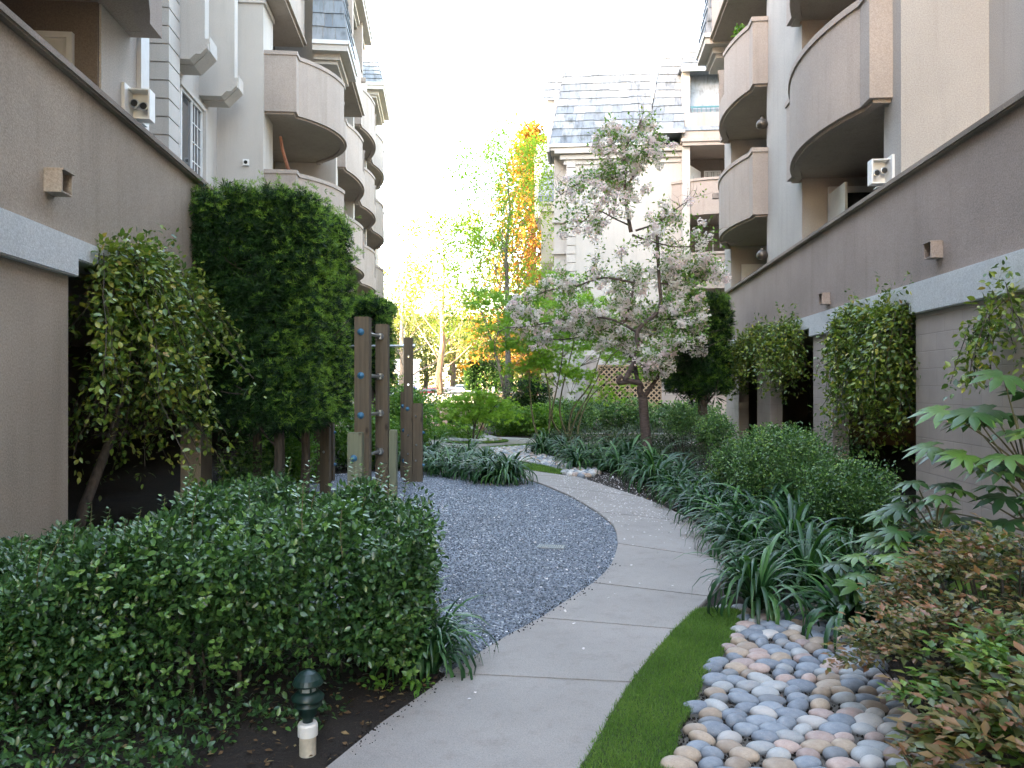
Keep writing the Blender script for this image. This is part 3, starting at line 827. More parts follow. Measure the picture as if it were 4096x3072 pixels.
def podium(root, sg, piers, s_end, mat_w, mat_up, Hs=2.5, Hb=2.82, Hp=4.14, s_start=-40, back=True):
    for a, b_ in piers:
        mb = MB(sg); mb.box(-.30, -.05, a, b_, -.1, Hs); mb.build('pier_wall', M[mat_w], root)
    prof = [(s_start, Hb), (s_start, Hs)]
    for i, (a, b_) in enumerate(piers):
        if i: prof += [(a-.06, Hs+.14), (a-.06, Hs)]
        e = min(b_+.06, s_end+.05); prof += [(e, Hs)]
        if i < len(piers)-1: prof += [(e, Hs+.14)]
    prof += [(s_end+.05, Hb)]; n = len(prof)
    mb = MB(sg); mb.add([(-.32, s, z) for s, z in prof] + [(.01, s, z) for s, z in prof], [tuple(range(n)), tuple(range(n, 2*n))[::-1]] + [(i, (i+1) % n, n+(i+1) % n, n+i) for i in range(n)])
    mb.build('band_course', M['band'], root, bevel=.012)
    mb = MB(sg); mb.box(-.32, -.055, s_start, s_end, Hb, Hp); mb.build('parapet', M[mat_up], root)
    mb = MB(sg)
    s = s_start
    mb.prism([(-.36, s_start), (.02, s_start), (.02, s_end+.04), (-.36, s_end+.04)], Hp, Hp+.085)
    mb.build('parapet_coping', M['capm'], root, bevel=.018)
    mb = MB(sg); mb.box(-6.5, -.32, s_start, s_end, Hs+.1, 2.95); mb.build('deck_slab', M['soffit'], root)
    if back:
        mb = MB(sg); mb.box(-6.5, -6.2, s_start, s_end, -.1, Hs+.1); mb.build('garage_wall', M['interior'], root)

class Split:
    def __init__(self, sx, name, mat, root): self.a = (sx, name, mat, root)
    def box(self, *b):
        sx, name, mat, root = self.a; mb = MB(sx); mb.box(*b); mb.build(name, M[mat], root)
# ---- left building
LB = empty('apartment_building', (-DL, 0, 0), TL)
tag(LB, 'cream and beige stucco apartment block with bow balconies on the left of the path', 'building')
pL = [(-18, 6.56), (10.2, 10.7), (13.8, 14.45), (17.7, 18.35), (21.6, 43)]
podium(LB, 1, pL, 43, 'podium', 'podium', s_start=-18)
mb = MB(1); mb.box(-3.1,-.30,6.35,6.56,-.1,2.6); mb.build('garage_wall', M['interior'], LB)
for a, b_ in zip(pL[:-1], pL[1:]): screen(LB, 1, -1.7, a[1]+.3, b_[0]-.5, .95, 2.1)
# main mass
mb = MB(1)
mb.box(-14, -3.4, -18, 9.60, 2.96, 15.2)
mb.box(-14, -8, 9.60, 16.5, 2.96, 15.2)
mb.box(-14, -2.65, 16.5, 20.5, 2.96, 15.2)
mb.box(-14, -2.2, 20.5, 43, 2.96, 15.2)
mb.box(-14, -6.5, -18, 43, -.1, 2.96)
mb.build('wall', M['cream'], LB)
mb = Split(1, 'pier', 'cream', LB)
mb.box(-3.4, -.55, 8.42, 9.66, 2.96, 15.2)
mb.box(-3.4, -.50, 3.6, 4.4, 2.96, 15.2)
mb.box(-3.4, -.50, -2.2, -1.2, 2.96, 15.2)
mb.box(-2.2, -1.5, 20.5, 21.66, 2.96, 15.2)
for s in (25.4, 30.5, 35.65, 40.8): mb.box(-2.2, -.30, s-.05, s+.42, 2.96, 15.2)
mb.box(-2.2, -.3, 41.25, 43, 2.96, 15.2)
mb = MB(1); mb.box(-.55,-.50,9.40,9.66,2.96,15.2); mb.build('lit_edge_strip', M['offwhite'], LB)  # pale strip paints in the sky light on the pier's edge
# quoined pilaster
mb = MB(1); z = 3.0
while z < 15: mb.box(-3.3, -2.45, 16.30, 16.98, z, z+.335); z += .367
mb.box(-3.3, -2.49, 16.34, 16.94, 2.96, 15.2)
mb.build('quoin_pilaster', M['cream'], LB)
# hanging fins with stepped feet, and the window under them
def fin(s, u0, u1, zb, ln):
    def ext(mb, prof, sa, sb):
        n = len(prof); mb.add([(u, sa, z) for u, z in prof] + [(u, sb, z) for u, z in prof], [tuple(range(n)), tuple(range(n, 2*n))[::-1]] + [(i, (i+1) % n, n+(i+1) % n, n+i) for i in range(n)])
    mb = MB(1); c = .33
    ext(mb, [(u0, zb), (u1-c, zb), (u1-.02, zb+c-.02), (u1-.02, 15.2), (u0, 15.2)], s, s+.3)
    f = mb.build('hanging_fin', M['cream'], LB)
    mb = MB(1); ext(mb, [(u0, zb-.02), (u1-c, zb-.02), (u1, zb+c-.02), (u1, zb+.62), (u1-.25, zb+.9), (u0, zb+.9)], s+.302, s+ln); mb.build('sloped_foot', M['cream'], f)
    mb = MB(1); ext(mb, [(u1-.20, zb+.10), (u1-.10, zb+.10), (u1+.05, zb+.26), (u1+.05, zb+.33), (u1-.03, zb+.33)], s-.04, s+.0); ext(mb, [(u1-.10, zb+.22), (u1-.0, zb+.22), (u1+.08, zb+.38), (u1+.08, zb+.43), (u1-.03, zb+.43)], s-.03, s+.0); mb.build('moulding', M['cream'], f)
fin(17.0, -2.66, -1.93, 8.48, .85)
fin(19.0, -2.66, -1.82, 8.43, .75)
window(LB, 1, -2.65, 17.55, 19.1, 5.8, 8.1, grid=(3,5))
mb = MB(1); mb.box(-2.65,-2.55,17.4,19.3,8.1,8.2); mb.box(-2.65,-2.52,19.12,19.25,5.7,8.1); mb.build('window_trim', M['cream'], LB)
# cornice bands on the col block
mb = MB(1)
for z, p in ((11.35,.05),(11.55,.09),(11.72,.13)): mb.box(-2.6-p, -1.5+p, 20.5-p, 21.66+.0, z, z+.12)
mb.build('cornice', M['cream'], LB)
# recess walls get a darker colour that paints in their shade
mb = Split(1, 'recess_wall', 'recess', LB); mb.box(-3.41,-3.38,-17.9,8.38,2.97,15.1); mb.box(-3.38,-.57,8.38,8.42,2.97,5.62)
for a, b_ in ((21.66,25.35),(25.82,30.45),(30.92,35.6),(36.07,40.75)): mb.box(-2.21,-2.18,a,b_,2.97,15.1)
# balconies
balcony(LB, 1, 4.5, 9.05, 5.6, -.36, .02, -.9, -3.4, rail=False)
balcony(LB, 1, -1.4, 3.7, 5.6, -.36, .02, -.9, -3.4, rail=False)
for z in (5.6, 8.65): balcony(LB, 1, 20.75, 25.4, z, -.85, .13, -1.5, -2.18)
for s0, zs in ((25.85, (5.6, 8.65)), (30.95, (5.6, 8.65, 11.7)), (36.1, (5.6, 8.65, 11.7))):
    for z in zs: balcony(LB, 1, s0, s0+4.7, z, -.20, .14, -.6, -2.18)
# angular fourth floor bays
def bay(root, sg, s0, s1, u, uin, z0=11.7, z1=15.0, rail=True):
    mb = MB(sg)
    mb.box(uin, u, s0, s0+.18, z0, z0+1.45); mb.box(u-.18, u, s0+.18, s1-.18, z0, z0+1.25); mb.box(uin, u, s1-.18, s1, z0, z0+1.45)
    mb.box(u-.3, u, s0-.002, s0+.32, z0+1.45, z1); mb.box(u-.3, u, s1-.32, s1+.002, z0+1.45, z1)
    b_ = mb.build('balcony', M['pink'], root)
    mb = MB(sg); mb.box(uin, u-.02, s0+.02, s1-.02, z0-.18, z0); mb.box(uin, u+.06, s0-.06, s0+.3, z0-.10, z0-.02); mb.box(u-.2, u+.06, s0+.3, s1+.04, z0-.10, z0-.02)
    mb.box(uin, u+.03, s0-.03, s1+.03, z1, z1+.15)
    mb.build('floor_slab', M['soffit'], b_)
    if rail:
        mb = MB(sg); zz = z0+1.25
        mb.box(u-.1, u-.06, s0+.35, s1-.35, zz+.25, zz+.30); s = s0+.4
        while s < s1-.35: mb.box(u-.09, u-.07, s, s+.02, zz, zz+.25); s += .14
        mb.build('railing', M['teal'], b_)
bay(LB, 1, 20.45, 23.5, -.97, -2.2)
bay(LB, 1, 25.95, 29.5, .15, -2.2)
# mansard pieces, in (x=u, y=s) local coordinates
def mansard(root, sg, s0, s1, u, uin, z0, z1, lean=.55, n=10, slope_near=.35):
    X = lambda u_: sg*u_
    a0, a1 = (X(uin), s0, z0), (X(u), s0, z0); b0, b1 = (X(uin), s0+slope_near, z1), (X(u-lean), s0+slope_near, z1)
    if sg > 0: shingles(root, a0, a1, b0, b1, n)
    else: shingles(root, a1, a0, b1, b0, n)
    c0, c1 = (X(u), s1, z0), (X(u-lean), s1-slope_near, z1)
    if sg > 0: shingles(root, a1, c0, b1, c1, n)
    else: shingles(root, c0, a1, c1, b1, n)
    mb = MB(sg)
    mb.add([(uin,s0,z0),(u,s0,z0),(u,s1,z0),(uin,s1,z0),(uin,s0+slope_near,z1),(u-lean,s0+slope_near,z1),(u-lean,s1-slope_near,z1),(uin,s1-slope_near,z1)],
           [(0,3,2,1),(4,5,6,7),(0,1,5,4),(1,2,6,5),(2,3,7,6),(3,0,4,7)])
    o = mb.build('roof_core', M['soffit'], root)
    o.scale = (.992, 1, 1)
    mb = MB(sg); mb.box(uin, u+.04, s0-.05, s0-.001, z0-.10, z0+.02); mb.box(u+.001, u+.05, s0-.05, s1, z0-.10, z0+.02)
    mb.build('gutter', M['offwhite'], root)
    mb = MB(sg); mb.box(uin, u-.0, s0+.0, s1, z0-.28, z0-.102); mb.box(uin, u-.25, s0+.25, s1, z0-.45, z0-.28); mb.box(uin, u-.35, s0+.35, s1, z0-.55, z0-.45)
    mb.build('eave_cornice', M['cream'], root)
mansard(LB, 1, 23.5, 25.9, .28, -.75, 11.75, 15.9)
mansard(LB, 1, 26.6, 31.2, .32, -2.2, 15.2, 17.3)
mansard(LB, 1, 36.6, 41.0, .40, -2.2, 15.5, 17.5)
mansard(LB, 1, 20.3, 24.0, -.8, -2.6, 15.2, 17.2)
mb = MB(1)
mb.add([(-14,-18,15.2),(-1.2,-18,15.2),(-1.2,43,15.2),(-14,43,15.2),(-13.5,-18,17.0),(-1.9,-18,17.0),(-1.9,42.5,17.0),(-13.5,42.5,17.0)],
       [(0,3,2,1),(4,5,6,7),(0,1,5,4),(1,2,6,5),(2,3,7,6),(3,0,4,7)])
mb.build('main_roof', M['shingle'], LB)
mb = MB(1); mb.box(-13, -5, -10, 23.2, 17.0, 20.0); mb.build('shade_block', M['cream'], LB)  # unseen block added on top to keep sun off part of the wing roof
for s, z, u in ((24.6,10.0,-.45),(24.6,9.2,-.45),(29.7,10.0,-.1),(29.7,9.1,-.1),(34.8,10.0,-.1),(35.0,7.4,-.1),(39.9,9.9,-.1),(28.9,12.6,.15),(23.0,12.7,-.97),(35.0,12.9,-.1),(30.0,7.3,-.1),(40.2,7.0,-.1)):
    scupper(LB, 1, u, s, z)
hood(LB, 1, -.05, 6.25, 3.10)
mb = MB(1); mb.box(-2.0,-1.85,20.44,20.5,7.20,7.36); mb.build('vent_cover', M['white'], LB)
mb = MB(); mb.lathe((0,0,0), [(.0,0),(.045,0),(.045,.012),(.0,.012)], 14)
o = mb.build('vent_pipe', M['darkmetal'], LB); o.rotation_euler = (R(90),0,0); o.location = (-1.925, 20.438, 7.28)
# patio door in the near recess
mb = MB(1); mb.box(-1.75,-.86,8.34,8.379,3.0,5.2); d_ = mb.build('patio_door', M['offwhite'], LB)
mb = MB(1); mb.box(-.859,-.80,8.32,8.379,3.0,5.26); mb.box(-1.81,-1.751,8.32,8.379,3.0,5.26); mb.box(-1.751,-.859,8.32,8.379,5.201,5.26); mb.build('door_frame', M['white'], d_)
def emergency_light(root, sg, u, s, z):
    """white box on the wall, open towards the near end, with two round lamp heads inside"""
    rt = empty('emergency_light'); rt.parent = root; rt.location = (sg*u, s, z)
    mb = MB(sg); mb.box(0,.035,-.10,.17,-.02,.37); mb.box(.035,.27,.15,.17,0,.34); mb.box(.25,.27,0,.15,0,.34); mb.box(.035,.25,0,.15,.325,.34); mb.box(.035,.25,0,.15,0,.015)
    mb.build('housing', M['white'], rt)
    for k, x in enumerate((.092,.192)):
        mb = MB(); mb.lathe((0,0,0), [(.0,0),(.025,0),(.048,.04),(.05,.07),(.043,.075),(.0,.06)], 16)
        o = mb.build('lamp_head', M['steel'], rt, smooth=True); o.rotation_euler = (R(90), 0, 0); o.location = (sg*x, .10, .18-.03*k)
        mb = MB(); mb.lathe((0,0,0), [(.0,0),(.038,0),(.038,.006),(.0,.008)], 16)
        q = mb.build('lens', M['darkmetal'], o); q.location = (0,0,.072)
    mb = MB(sg); mb.box(.02,.20,0,.14,-.055,-.045); mb.box(.02,.035,0,.14,-.045,-.021); mb.build('bracket', M['steel'], rt)
emergency_light(LB, 1, -.55, 9.05, 4.62)

# plank leaning on the second floor balcony of the left building
o = MB(1)
o.tube([(-1.15,21.3,6.3),(-1.0,21.5,7.2),(-1.2,21.45,7.9),(-1.25,21.4,8.25)], [.05,.05,.045,.04], 6)
pk = o.build('driftwood_branch', M['bark_red']); pk.matrix_world = Matrix.Translation((-DL,0,0)) @ Matrix.Rotation(TL, 4, 'Z')
tag(pk, 'reddish brown bent branch standing on the left second floor balcony', 'branch')

# ---- right building
RB = empty('apartment_building', (DR, 0, 0), TR)
tag(RB, 'mauve beige stucco apartment block with two stacks of bow balconies on the right', 'building')
pR = [(-14, 9.52), (12.72, 13.8), (17.0, 18.3), (20.5, 22.3)]
podium(RB, -1, pR, 22.3, 'block', 'podium_r', Hs=2.45, Hb=2.82, Hp=4.14, s_start=-14)
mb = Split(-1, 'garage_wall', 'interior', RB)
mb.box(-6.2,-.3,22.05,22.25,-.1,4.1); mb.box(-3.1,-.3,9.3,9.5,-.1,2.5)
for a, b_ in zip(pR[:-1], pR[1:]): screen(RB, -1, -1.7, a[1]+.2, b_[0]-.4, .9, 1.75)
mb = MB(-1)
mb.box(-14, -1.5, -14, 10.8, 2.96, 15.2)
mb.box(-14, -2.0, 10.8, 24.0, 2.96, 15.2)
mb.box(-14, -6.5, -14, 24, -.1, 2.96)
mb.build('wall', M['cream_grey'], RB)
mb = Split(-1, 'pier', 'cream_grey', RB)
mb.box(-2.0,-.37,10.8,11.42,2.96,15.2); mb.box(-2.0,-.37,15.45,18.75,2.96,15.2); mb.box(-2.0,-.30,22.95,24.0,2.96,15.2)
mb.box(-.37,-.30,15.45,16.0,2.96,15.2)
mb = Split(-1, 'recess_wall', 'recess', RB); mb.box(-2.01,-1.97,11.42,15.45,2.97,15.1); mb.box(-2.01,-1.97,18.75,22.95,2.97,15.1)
for z in (5.6, 8.65, 11.7): balcony(RB, -1, 11.25, 15.5, z, -.22, .12, -.6, -1.97, rail=(z > 6))
for z in (5.6, 8.65): balcony(RB, -1, 18.78, 23.0, z, -.18, .14, -.6, -1.97, rail=(z > 6))
bay(RB, -1, 18.9, 23.5, .23, -2.0)
mansard(RB, -1, 23.0, 24.6, .42, -.9, 11.75, 15.6)
mansard(RB, -1, 18.5, 23.9, .35, -2.0, 15.2, 17.2)
mb = MB(-1)
mb.add([(-14,-14,15.2),(-1.0,-14,15.2),(-1.0,24,15.2),(-14,24,15.2),(-13.5,-14,17.0),(-1.9,-14,17.0),(-1.9,23.5,17.0),(-13.5,23.5,17.0)],
       [(0,3,2,1),(4,5,6,7),(0,1,5,4),(1,2,6,5),(2,3,7,6),(3,0,4,7)])
mb.build('main_roof', M['shingle'], RB)
emergency_light(RB, -1, -.37, 11.12, 4.42)
hood(RB, -1, -.055, 8.9, 3.02, 'podium_r'); hood(RB, -1, -.055, 12.95, 2.92, 'podium_r')
scupper(RB, -1, .09, 13.9, 6.0)
scupper(RB, -1, .12, 22.6, 6.9); scupper(RB, -1, .23, 22.9, 12.9)
# patio doors and windows in the right recesses
for (s0, s1, z0, z1) in ((13.2,15.2,5.8,7.9),(13.2,15.2,8.85,10.9),(20.4,22.6,5.8,7.9),(20.4,22.6,8.85,10.9),(12.4,14.4,4.05,5.1)):
    window(RB, -1, -1.96, s0, s1, z0, z1, grid=(3,4))
def opendoor(root, sg, u0, u1, s, z0, z1, mat='white'):
    mb = MB(sg); mb.box(u0,u1,s,s+.045,z0,z1); d = mb.build('open_door', M[mat], root)
    mb = MB(sg); mb.box(u1-.12,u1-.09,s-.04,s-.001,(z0+z1)/2-.1,(z0+z1)/2-.08); mb.build('handle', M['steel'], d)
mb = MB(-1); mb.box(-1.95,-.86,15.40,15.449,3.0,5.3); g_ = mb.build('patio_door', M['glass'], RB)
mb = MB(-1); mb.box(-.86,-.78,15.37,15.449,3.0,5.42); mb.box(-1.95,-.86,15.37,15.449,5.3,5.42); mb.box(-1.95,-.86,15.375,15.40,4.0,4.2); mb.build('door_frame', M['white'], g_)
mb = MB(-1); mb.box(-.80,-.755,14.35,15.36,3.0,5.25); mb.build('open_door', M['white'], RB)
opendoor(RB, -1, -1.95, -.55, 22.7, 3.0, 5.05); opendoor(RB, -1, -1.95, -1.0, 22.7, 5.8, 7.9)
def wall_lamp(root, sg, u, s, z):
    mb = MB(); mb.lathe((0,0,0), [(0,-.11),(.10,-.09),(.135,-.02),(.12,.05),(.07,.11),(0,.125)], 16)
    o = mb.build('wall_lamp', M['bronze'], root, smooth=True); o.location = (sg*u, s, z)
    mb = MB(); mb.lathe((0,0,0), [(0,.12),(.04,.12),(.03,.16),(.05,.19),(0,.2)], 12); q = mb.build('finial', M['bronze'], o)
    mb = MB(); mb.box(-.05,.05,-.02,.12,-.06,.06); q = mb.build('mount', M['bronze'], o); 
for z in (4.66, 7.72, 10.76): wall_lamp(RB, -1, -.25, 18.7, z)
def lantern(root, sg, u, s, z):
    rt = empty('porch_lantern'); rt.parent = root; rt.location = (sg*u, s, z)
    mb = MB(); mb.lathe((0,0,0), [(.015,.30),(.05,.27),(.12,.20),(.13,.185),(.11,.18),(.0,.18)], 6); mb.box(-.006,.006,-.006,.006,.30,.42); mb.build('cap', M['darkmetal'], rt)
    mb = MB()
    for k in range(6):
        a = k*math.pi/3; mb.tube([(.095*math.cos(a),.095*math.sin(a),.18),(.06*math.cos(a),.06*math.sin(a),0)], .007, 4)
    mb.lathe((0,0,0), [(0,-.03),(.065,-.01),(.065,.005),(0,.01)], 6); mb.build('cage', M['darkmetal'], rt)
    mb = MB(); mb.lathe((0,0,0), [(.0,.015),(.055,.015),(.085,.175),(.0,.175)], 6); mb.build('glass', M['glass'], rt)
lantern(RB, -1, -.75, 11.9, 5.0); lantern(RB, -1, -.6, 19.6, 11.05)

# ---- cross wing that closes the view
WB = empty('apartment_building', (DR, 0, 0), TR)
tag(WB, 'cream apartment wing with a tall grey shingled mansard roof behind the blossoming cherry tree', 'building')
SW = 33.4
def wx(px, s=SW):
    t = (px-512)/FPX; c, sn = math.cos(-TR), math.sin(-TR)
    return (t*s*c - DR - s*sn) / (c + t*sn)
def wz(px, py, s=SW):
    x = wx(px, s); Y = -x*math.sin(-TR) + s*math.cos(-TR); return CAM_H + (386-py)/FPX*Y
x551, x566, x598, x650, x682, x689, x722 = [wx(p) for p in (551,566,598,650,682,689,724)]
mb = MB()
mb.box(x566, x682, SW+.15, SW+12, -.1, 11.75); mb.box(x551+.1, x566, SW+.75, SW+12, -.1, 11.75)
mb.box(x682, 16, SW+1.7, SW+12, -.1, 15.0)
mb.box(x682-.02, x689, SW-.35, SW+1.7, 2.9, 15.0); mb.box(x722+1.0, 16, SW-.35, SW+1.7, 2.9, 15.0)
mb.build('wall', M['cream'], WB)
mb = MB(); mb.box(x650+.2, 16, SW-.5, SW+1.7, -.1, .5); mb.box(wx(661)+.02, x682+.3, SW-.05, SW+.15, -.1, 2.9); mb.box(x598-.5,x598-.05,SW-.1,SW+.15,-.1,2.9)
mb.box(x682+.3,16,SW+.2,SW+1.7,.5,2.9); mb.build('base_wall', M['block'], WB)
mb = MB(); z = .6
xq0, xq1 = wx(567.5), wx(575)
while z < 11.2: mb.box(xq0, xq1+.02, SW+.06, SW+.15, z, z+.335); mb.box(xq0-.03, xq0, SW+.06, SW+.7, z, z+.335); z += .367
mb.build('quoins', M['cream'], WB)
mb = MB()
for z, p in ((11.0,.06),(11.2,.16),(11.42,.30)): mb.box(x566-p*1.6, x682, SW+.15-p, SW+.15, z, z+.19)
mb.box(x551-.02, x650, SW-.14, SW+.75, 11.55, 11.73)
mb.build('cornice', M['cream'], WB)
mb = MB(); mb.box(x551-.05, x650, SW-.22, SW-.14, 11.68, 11.80); mb.box(x650, x682+.05, SW-.62, SW-.52, 12.02, 12.14); mb.box(x682-.1, 16, SW-.62, SW-.52, wz(682,74)-.1, wz(682,74)+.02); mb.build('gutter', M['white'], WB)
zr = wz(567,54)
shingles(WB, (x551-.03,SW-.16,11.8), (x650+.1,SW-.16,11.8), (wx(566.5,SW+.9),SW+.9,zr), (x650+.1,SW+.9,zr), 11, .42)
shingles(WB, (x551-.10,SW+3.0,11.8), (x551-.03,SW-.16,11.8), (wx(566.5,SW+.9),SW+3.0,zr), (wx(566.5,SW+.9),SW+.9,zr), 11, .42)
zt = wz(665,44, SW+.6)
shingles(WB, (x650-.05,SW-.55,12.14), (x682+.02,SW-.55,12.14), (x650+.62,SW+.6,zt), (wx(690),SW+.6,zt), 11, .42)
shingles(WB, (x650-.05,SW+1.2,12.14), (x650-.05,SW-.55,12.14), (x650+.62,SW+1.2,zt), (x650+.62,SW+.6,zt), 11, .42)
zd, zd2 = wz(682,74), wz(690,46)
shingles(WB, (x682-.12,SW-.58,zd), (x722+1.5,SW-.58,zd), (x682+.25,SW+.2,zd2), (x722+1.5,SW+.2,zd2), 4, .42)
shingles(WB, (x682-.12,SW+.8,zd), (x682-.12,SW-.58,zd), (x682+.25,SW+.8,zd2), (x682+.25,SW+.2,zd2), 4, .42)
mb = MB()
def slopebox(x0, x1, s0, z0, x2, x3, s1, z1, sb):
    mb.add([(x0,s0,z0),(x1,s0,z0),(x1,sb,z0),(x0,sb,z0),(x2,s1,z1),(x3,s1,z1),(x3,sb,z1),(x2,sb,z1)], [(0,3,2,1),(4,5,6,7),(0,1,5,4),(1,2,6,5),(2,3,7,6),(3,0,4,7)])
slopebox(x551, x650, SW-.13, 11.79, wx(566.5,SW+.9)+.03, x650, SW+.93, zr-.02, SW+12)
slopebox(x650, 16, SW-.5, 12.12, x650+.66, 16, SW+.63, zt-.02, SW+12)
slopebox(x682-.08, 16, SW-.54, zd-.01, x682+.3, 16, SW+.24, zd2-.02, SW+12)
mb.build('roof_core', M['shingle'], WB)
# stacked loggias of the wing
for zf in (11.7, 8.65, 5.6, 2.55):
    curved = zf < 11
    mb = MB()
    xa = x689-.02 if not curved else wx(672)
    if curved:
        n = 10; pts = [(xa-.0, SW+.15)] + [(xa + (i/n)*3.2, SW+.1-.75*math.sin(min(1, i/n*1.6)*math.pi/2)) for i in range(n+1)] + [(16, SW-.65), (16, SW+1.7), (xa, SW+1.7)]
        mb.prism(pts, zf, zf+.16)
        mb.ribbon([(p[0], p[1]) for p in pts[1:-2]], .14, zf+.16, zf+1.4)
        b_ = mb.build('balcony', M['pink'], WB)
        mb = MB(); mb.ribbon([(p[0], p[1]) for p in pts[1:-2]], .24, zf+1.4, zf+1.5, .05); mb.build('coping', M['pink'], b_)
    else:
        mb.box(x682+.05, 14, SW-.45, SW-.3, zf+.1, zf+1.15); b_ = mb.build('balcony', M['pink'], WB)
        mb = MB(); mb.box(x682-.08, 14, SW-.56, SW+1.7, zf-.05, zf+.09); mb.box(x682-.02, 14, SW-.5, SW+1.7, zf-.2, zf-.05); mb.build('floor_slab', M['pink'], b_)
        mb = MB(); mb.box(x689, x722+1, SW-.40, SW-.36, zf+1.38, zf+1.44)
        x = x689+.1
        while x < x722+1: mb.box(x, x+.02, SW-.39, SW-.37, zf+1.15, zf+1.38); x += .18
        mb.build('railing', M['teal'], b_)
pwindow(WB, wx(697), wx(724), SW+1.68, 13.0, 14.2, (4,2)); pwindow(WB, wx(704,SW+1.7), wx(728), SW+1.68, 9.6, 11.0, (3,2), True); pwindow(WB, wx(692), wx(720), SW+1.68, 6.0, 8.0, (3,3)); 
mb = MB(); mb.add([(wx(690),SW+.5,8.9),(wx(705),SW+1.2,8.9),(wx(705),SW+1.2,10.85),(wx(690),SW+.5,11.0),(wx(690),SW+.55,8.9),(wx(705),SW+1.25,8.9),(wx(705),SW+1.25,10.85),(wx(690),SW+.55,11.0)],
   [(0,1,2,3),(4,7,6,5),(0,4,5,1),(1,5,6,2),(2,6,7,3),(3,7,4,0)]); mb.build('open_door', M['white'], WB)
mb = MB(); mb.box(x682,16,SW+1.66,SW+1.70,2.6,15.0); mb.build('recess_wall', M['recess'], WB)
# side elevation bits seen past the left corner
mb = MB(); mb.box(wx(547,34.6), x551+.3, 34.6, 36.6, 11.9, 14.2); mb.box(x551+.12, x551+.4, SW+.8, SW+6, 11.8, 14.2); mb.build('side_dormer', M['cream'], WB)
shingles(WB, (wx(543,34.4),34.4,wz(545,98,34.4)), (x551+.5,34.4,wz(545,98,34.4)), (wx(547,34.9),34.9,wz(545,76,34.9)), (x551+.5,34.9,wz(545,76,34.9)), 3, .42)
mb = MB()
for z0, z1 in ((7.3,7.45),(6.6,6.75),(5.6,5.75),(8.65,8.85)):
    mb.box(x551+.02, x566, SW+.62, SW+.75, z0, z1)
mb.build('string_course', M['cream'], WB)
# lattice in front of the wing's base opening
lx0, lx1 = wx(599), wx(661)
LT = empty('lattice_panel', (0,0,0), 0)
_c = Matrix.Translation((DR,0,0)) @ Matrix.Rotation(TR, 4, 'Z')
mb = MB(); W_ = lx1-lx0; z0, z1 = .42, 2.42; H_ = z1-z0; st = .155; w = .055
def strip2(xa, za, xb, zb, y):
    d = Vector((xb-xa, zb-za)).normalized(); q = Vector((-d.y, d.x))*w*.5
    P = [(xa+q.x, za+q.y), (xb+q.x, zb+q.y), (xb-q.x, zb-q.y), (xa-q.x, za-q.y)]
    mb.add([(a,y,b_) for a,b_ in P]+[(a,y+.012,b_) for a,b_ in P], [(0,1,2,3),(7,6,5,4),(0,4,5,1),(1,5,6,2),(2,6,7,3),(3,7,4,0)])
k = -H_
while k < W_:
    xa, xb = max(0,k), min(W_,k+H_)
    if xb > xa: strip2(xa, z0+xa-k, xb, z0+xb-k, 0); strip2(xa, z1-(xa-k), xb, z1-(xb-k), .014)
    k += st*1.414
LT.matrix_world = _c @ Matrix.Translation((lx0, SW-.02, 0))
tag(LT, 'tan diagonal wood lattice panel on the wall behind the trees', 'lattice panel')
mb.build('slats', M['lattice'], LT)
mb = MB(); mb.box(-.05,W_+.05,-.02,.04,z1,z1+.07); mb.box(-.05,W_+.05,-.02,.04,z0-.07,z0); mb.box(-.06,0,-.022,.042,z0-.07,z1+.07); mb.box(W_,W_+.06,-.022,.042,z0-.07,z1+.07); mb.box(W_/2-.03,W_/2+.03,-.021,-.001,z0,z1); mb.box(0,W_,-.024,-.003,1.7,1.76)
mb.build('frame', M['lattice'], LT)
mb = MB(); mb.box(lx0,lx1,SW+.08,SW+.14,.4,2.5); mb.build('opening_back', M['darkmetal'], WB)

# ---- far block beyond the wing
FB = empty('apartment_building', (DR, 0, 0), TR)
tag(FB, 'far narrow cream building end with a shingled roof showing left of the mansard wing', 'building')
SF = 44.0
fx = lambda p: wx(p, SF)
mb = MB(); mb.box(fx(541), fx(560), SF+.2, SF+4, -.1, wz(541,202,SF)); mb.build('wall', M['cream'], FB)
ze, zq = wz(541,202,SF), wz(541,162,SF)
shingles(FB, (fx(536.5),SF,ze), (fx(560),SF,ze), (fx(544),SF+.8,zq+.6), (fx(560),SF+.8,zq+.6), 8, .42)
mb = MB(); mb.box(fx(536.5),fx(560),SF-.06,SF,ze-.14,ze); mb.box(fx(539),fx(560),SF,SF+.2,ze-.5,ze-.14)
mb.box(fx(540),fx(560),SF-.35,SF+.2,wz(541,262,SF)-.1,wz(541,262,SF)); mb.build('cornice', M['cream'], FB)
mb = MB(); mb.box(fx(541.5),fx(560),SF-.35,SF-.2,wz(541,300,SF),wz(541,262,SF)-.1); mb.build('balcony', M['pink'], FB)
mb = MB(); mb.box(wx(534.5,48),wx(560,48),48,52,ze,wz(534,163,48)); mb.build('upper_wall', M['cream'], FB)
shingles(FB, (wx(533.5,48),47.8,wz(534,163,48)), (wx(560,48),47.8,wz(534,163,48)), (wx(537,48),48.5,wz(534,141,48)), (wx(560,48),48.5,wz(534,141,48)), 3, .42)
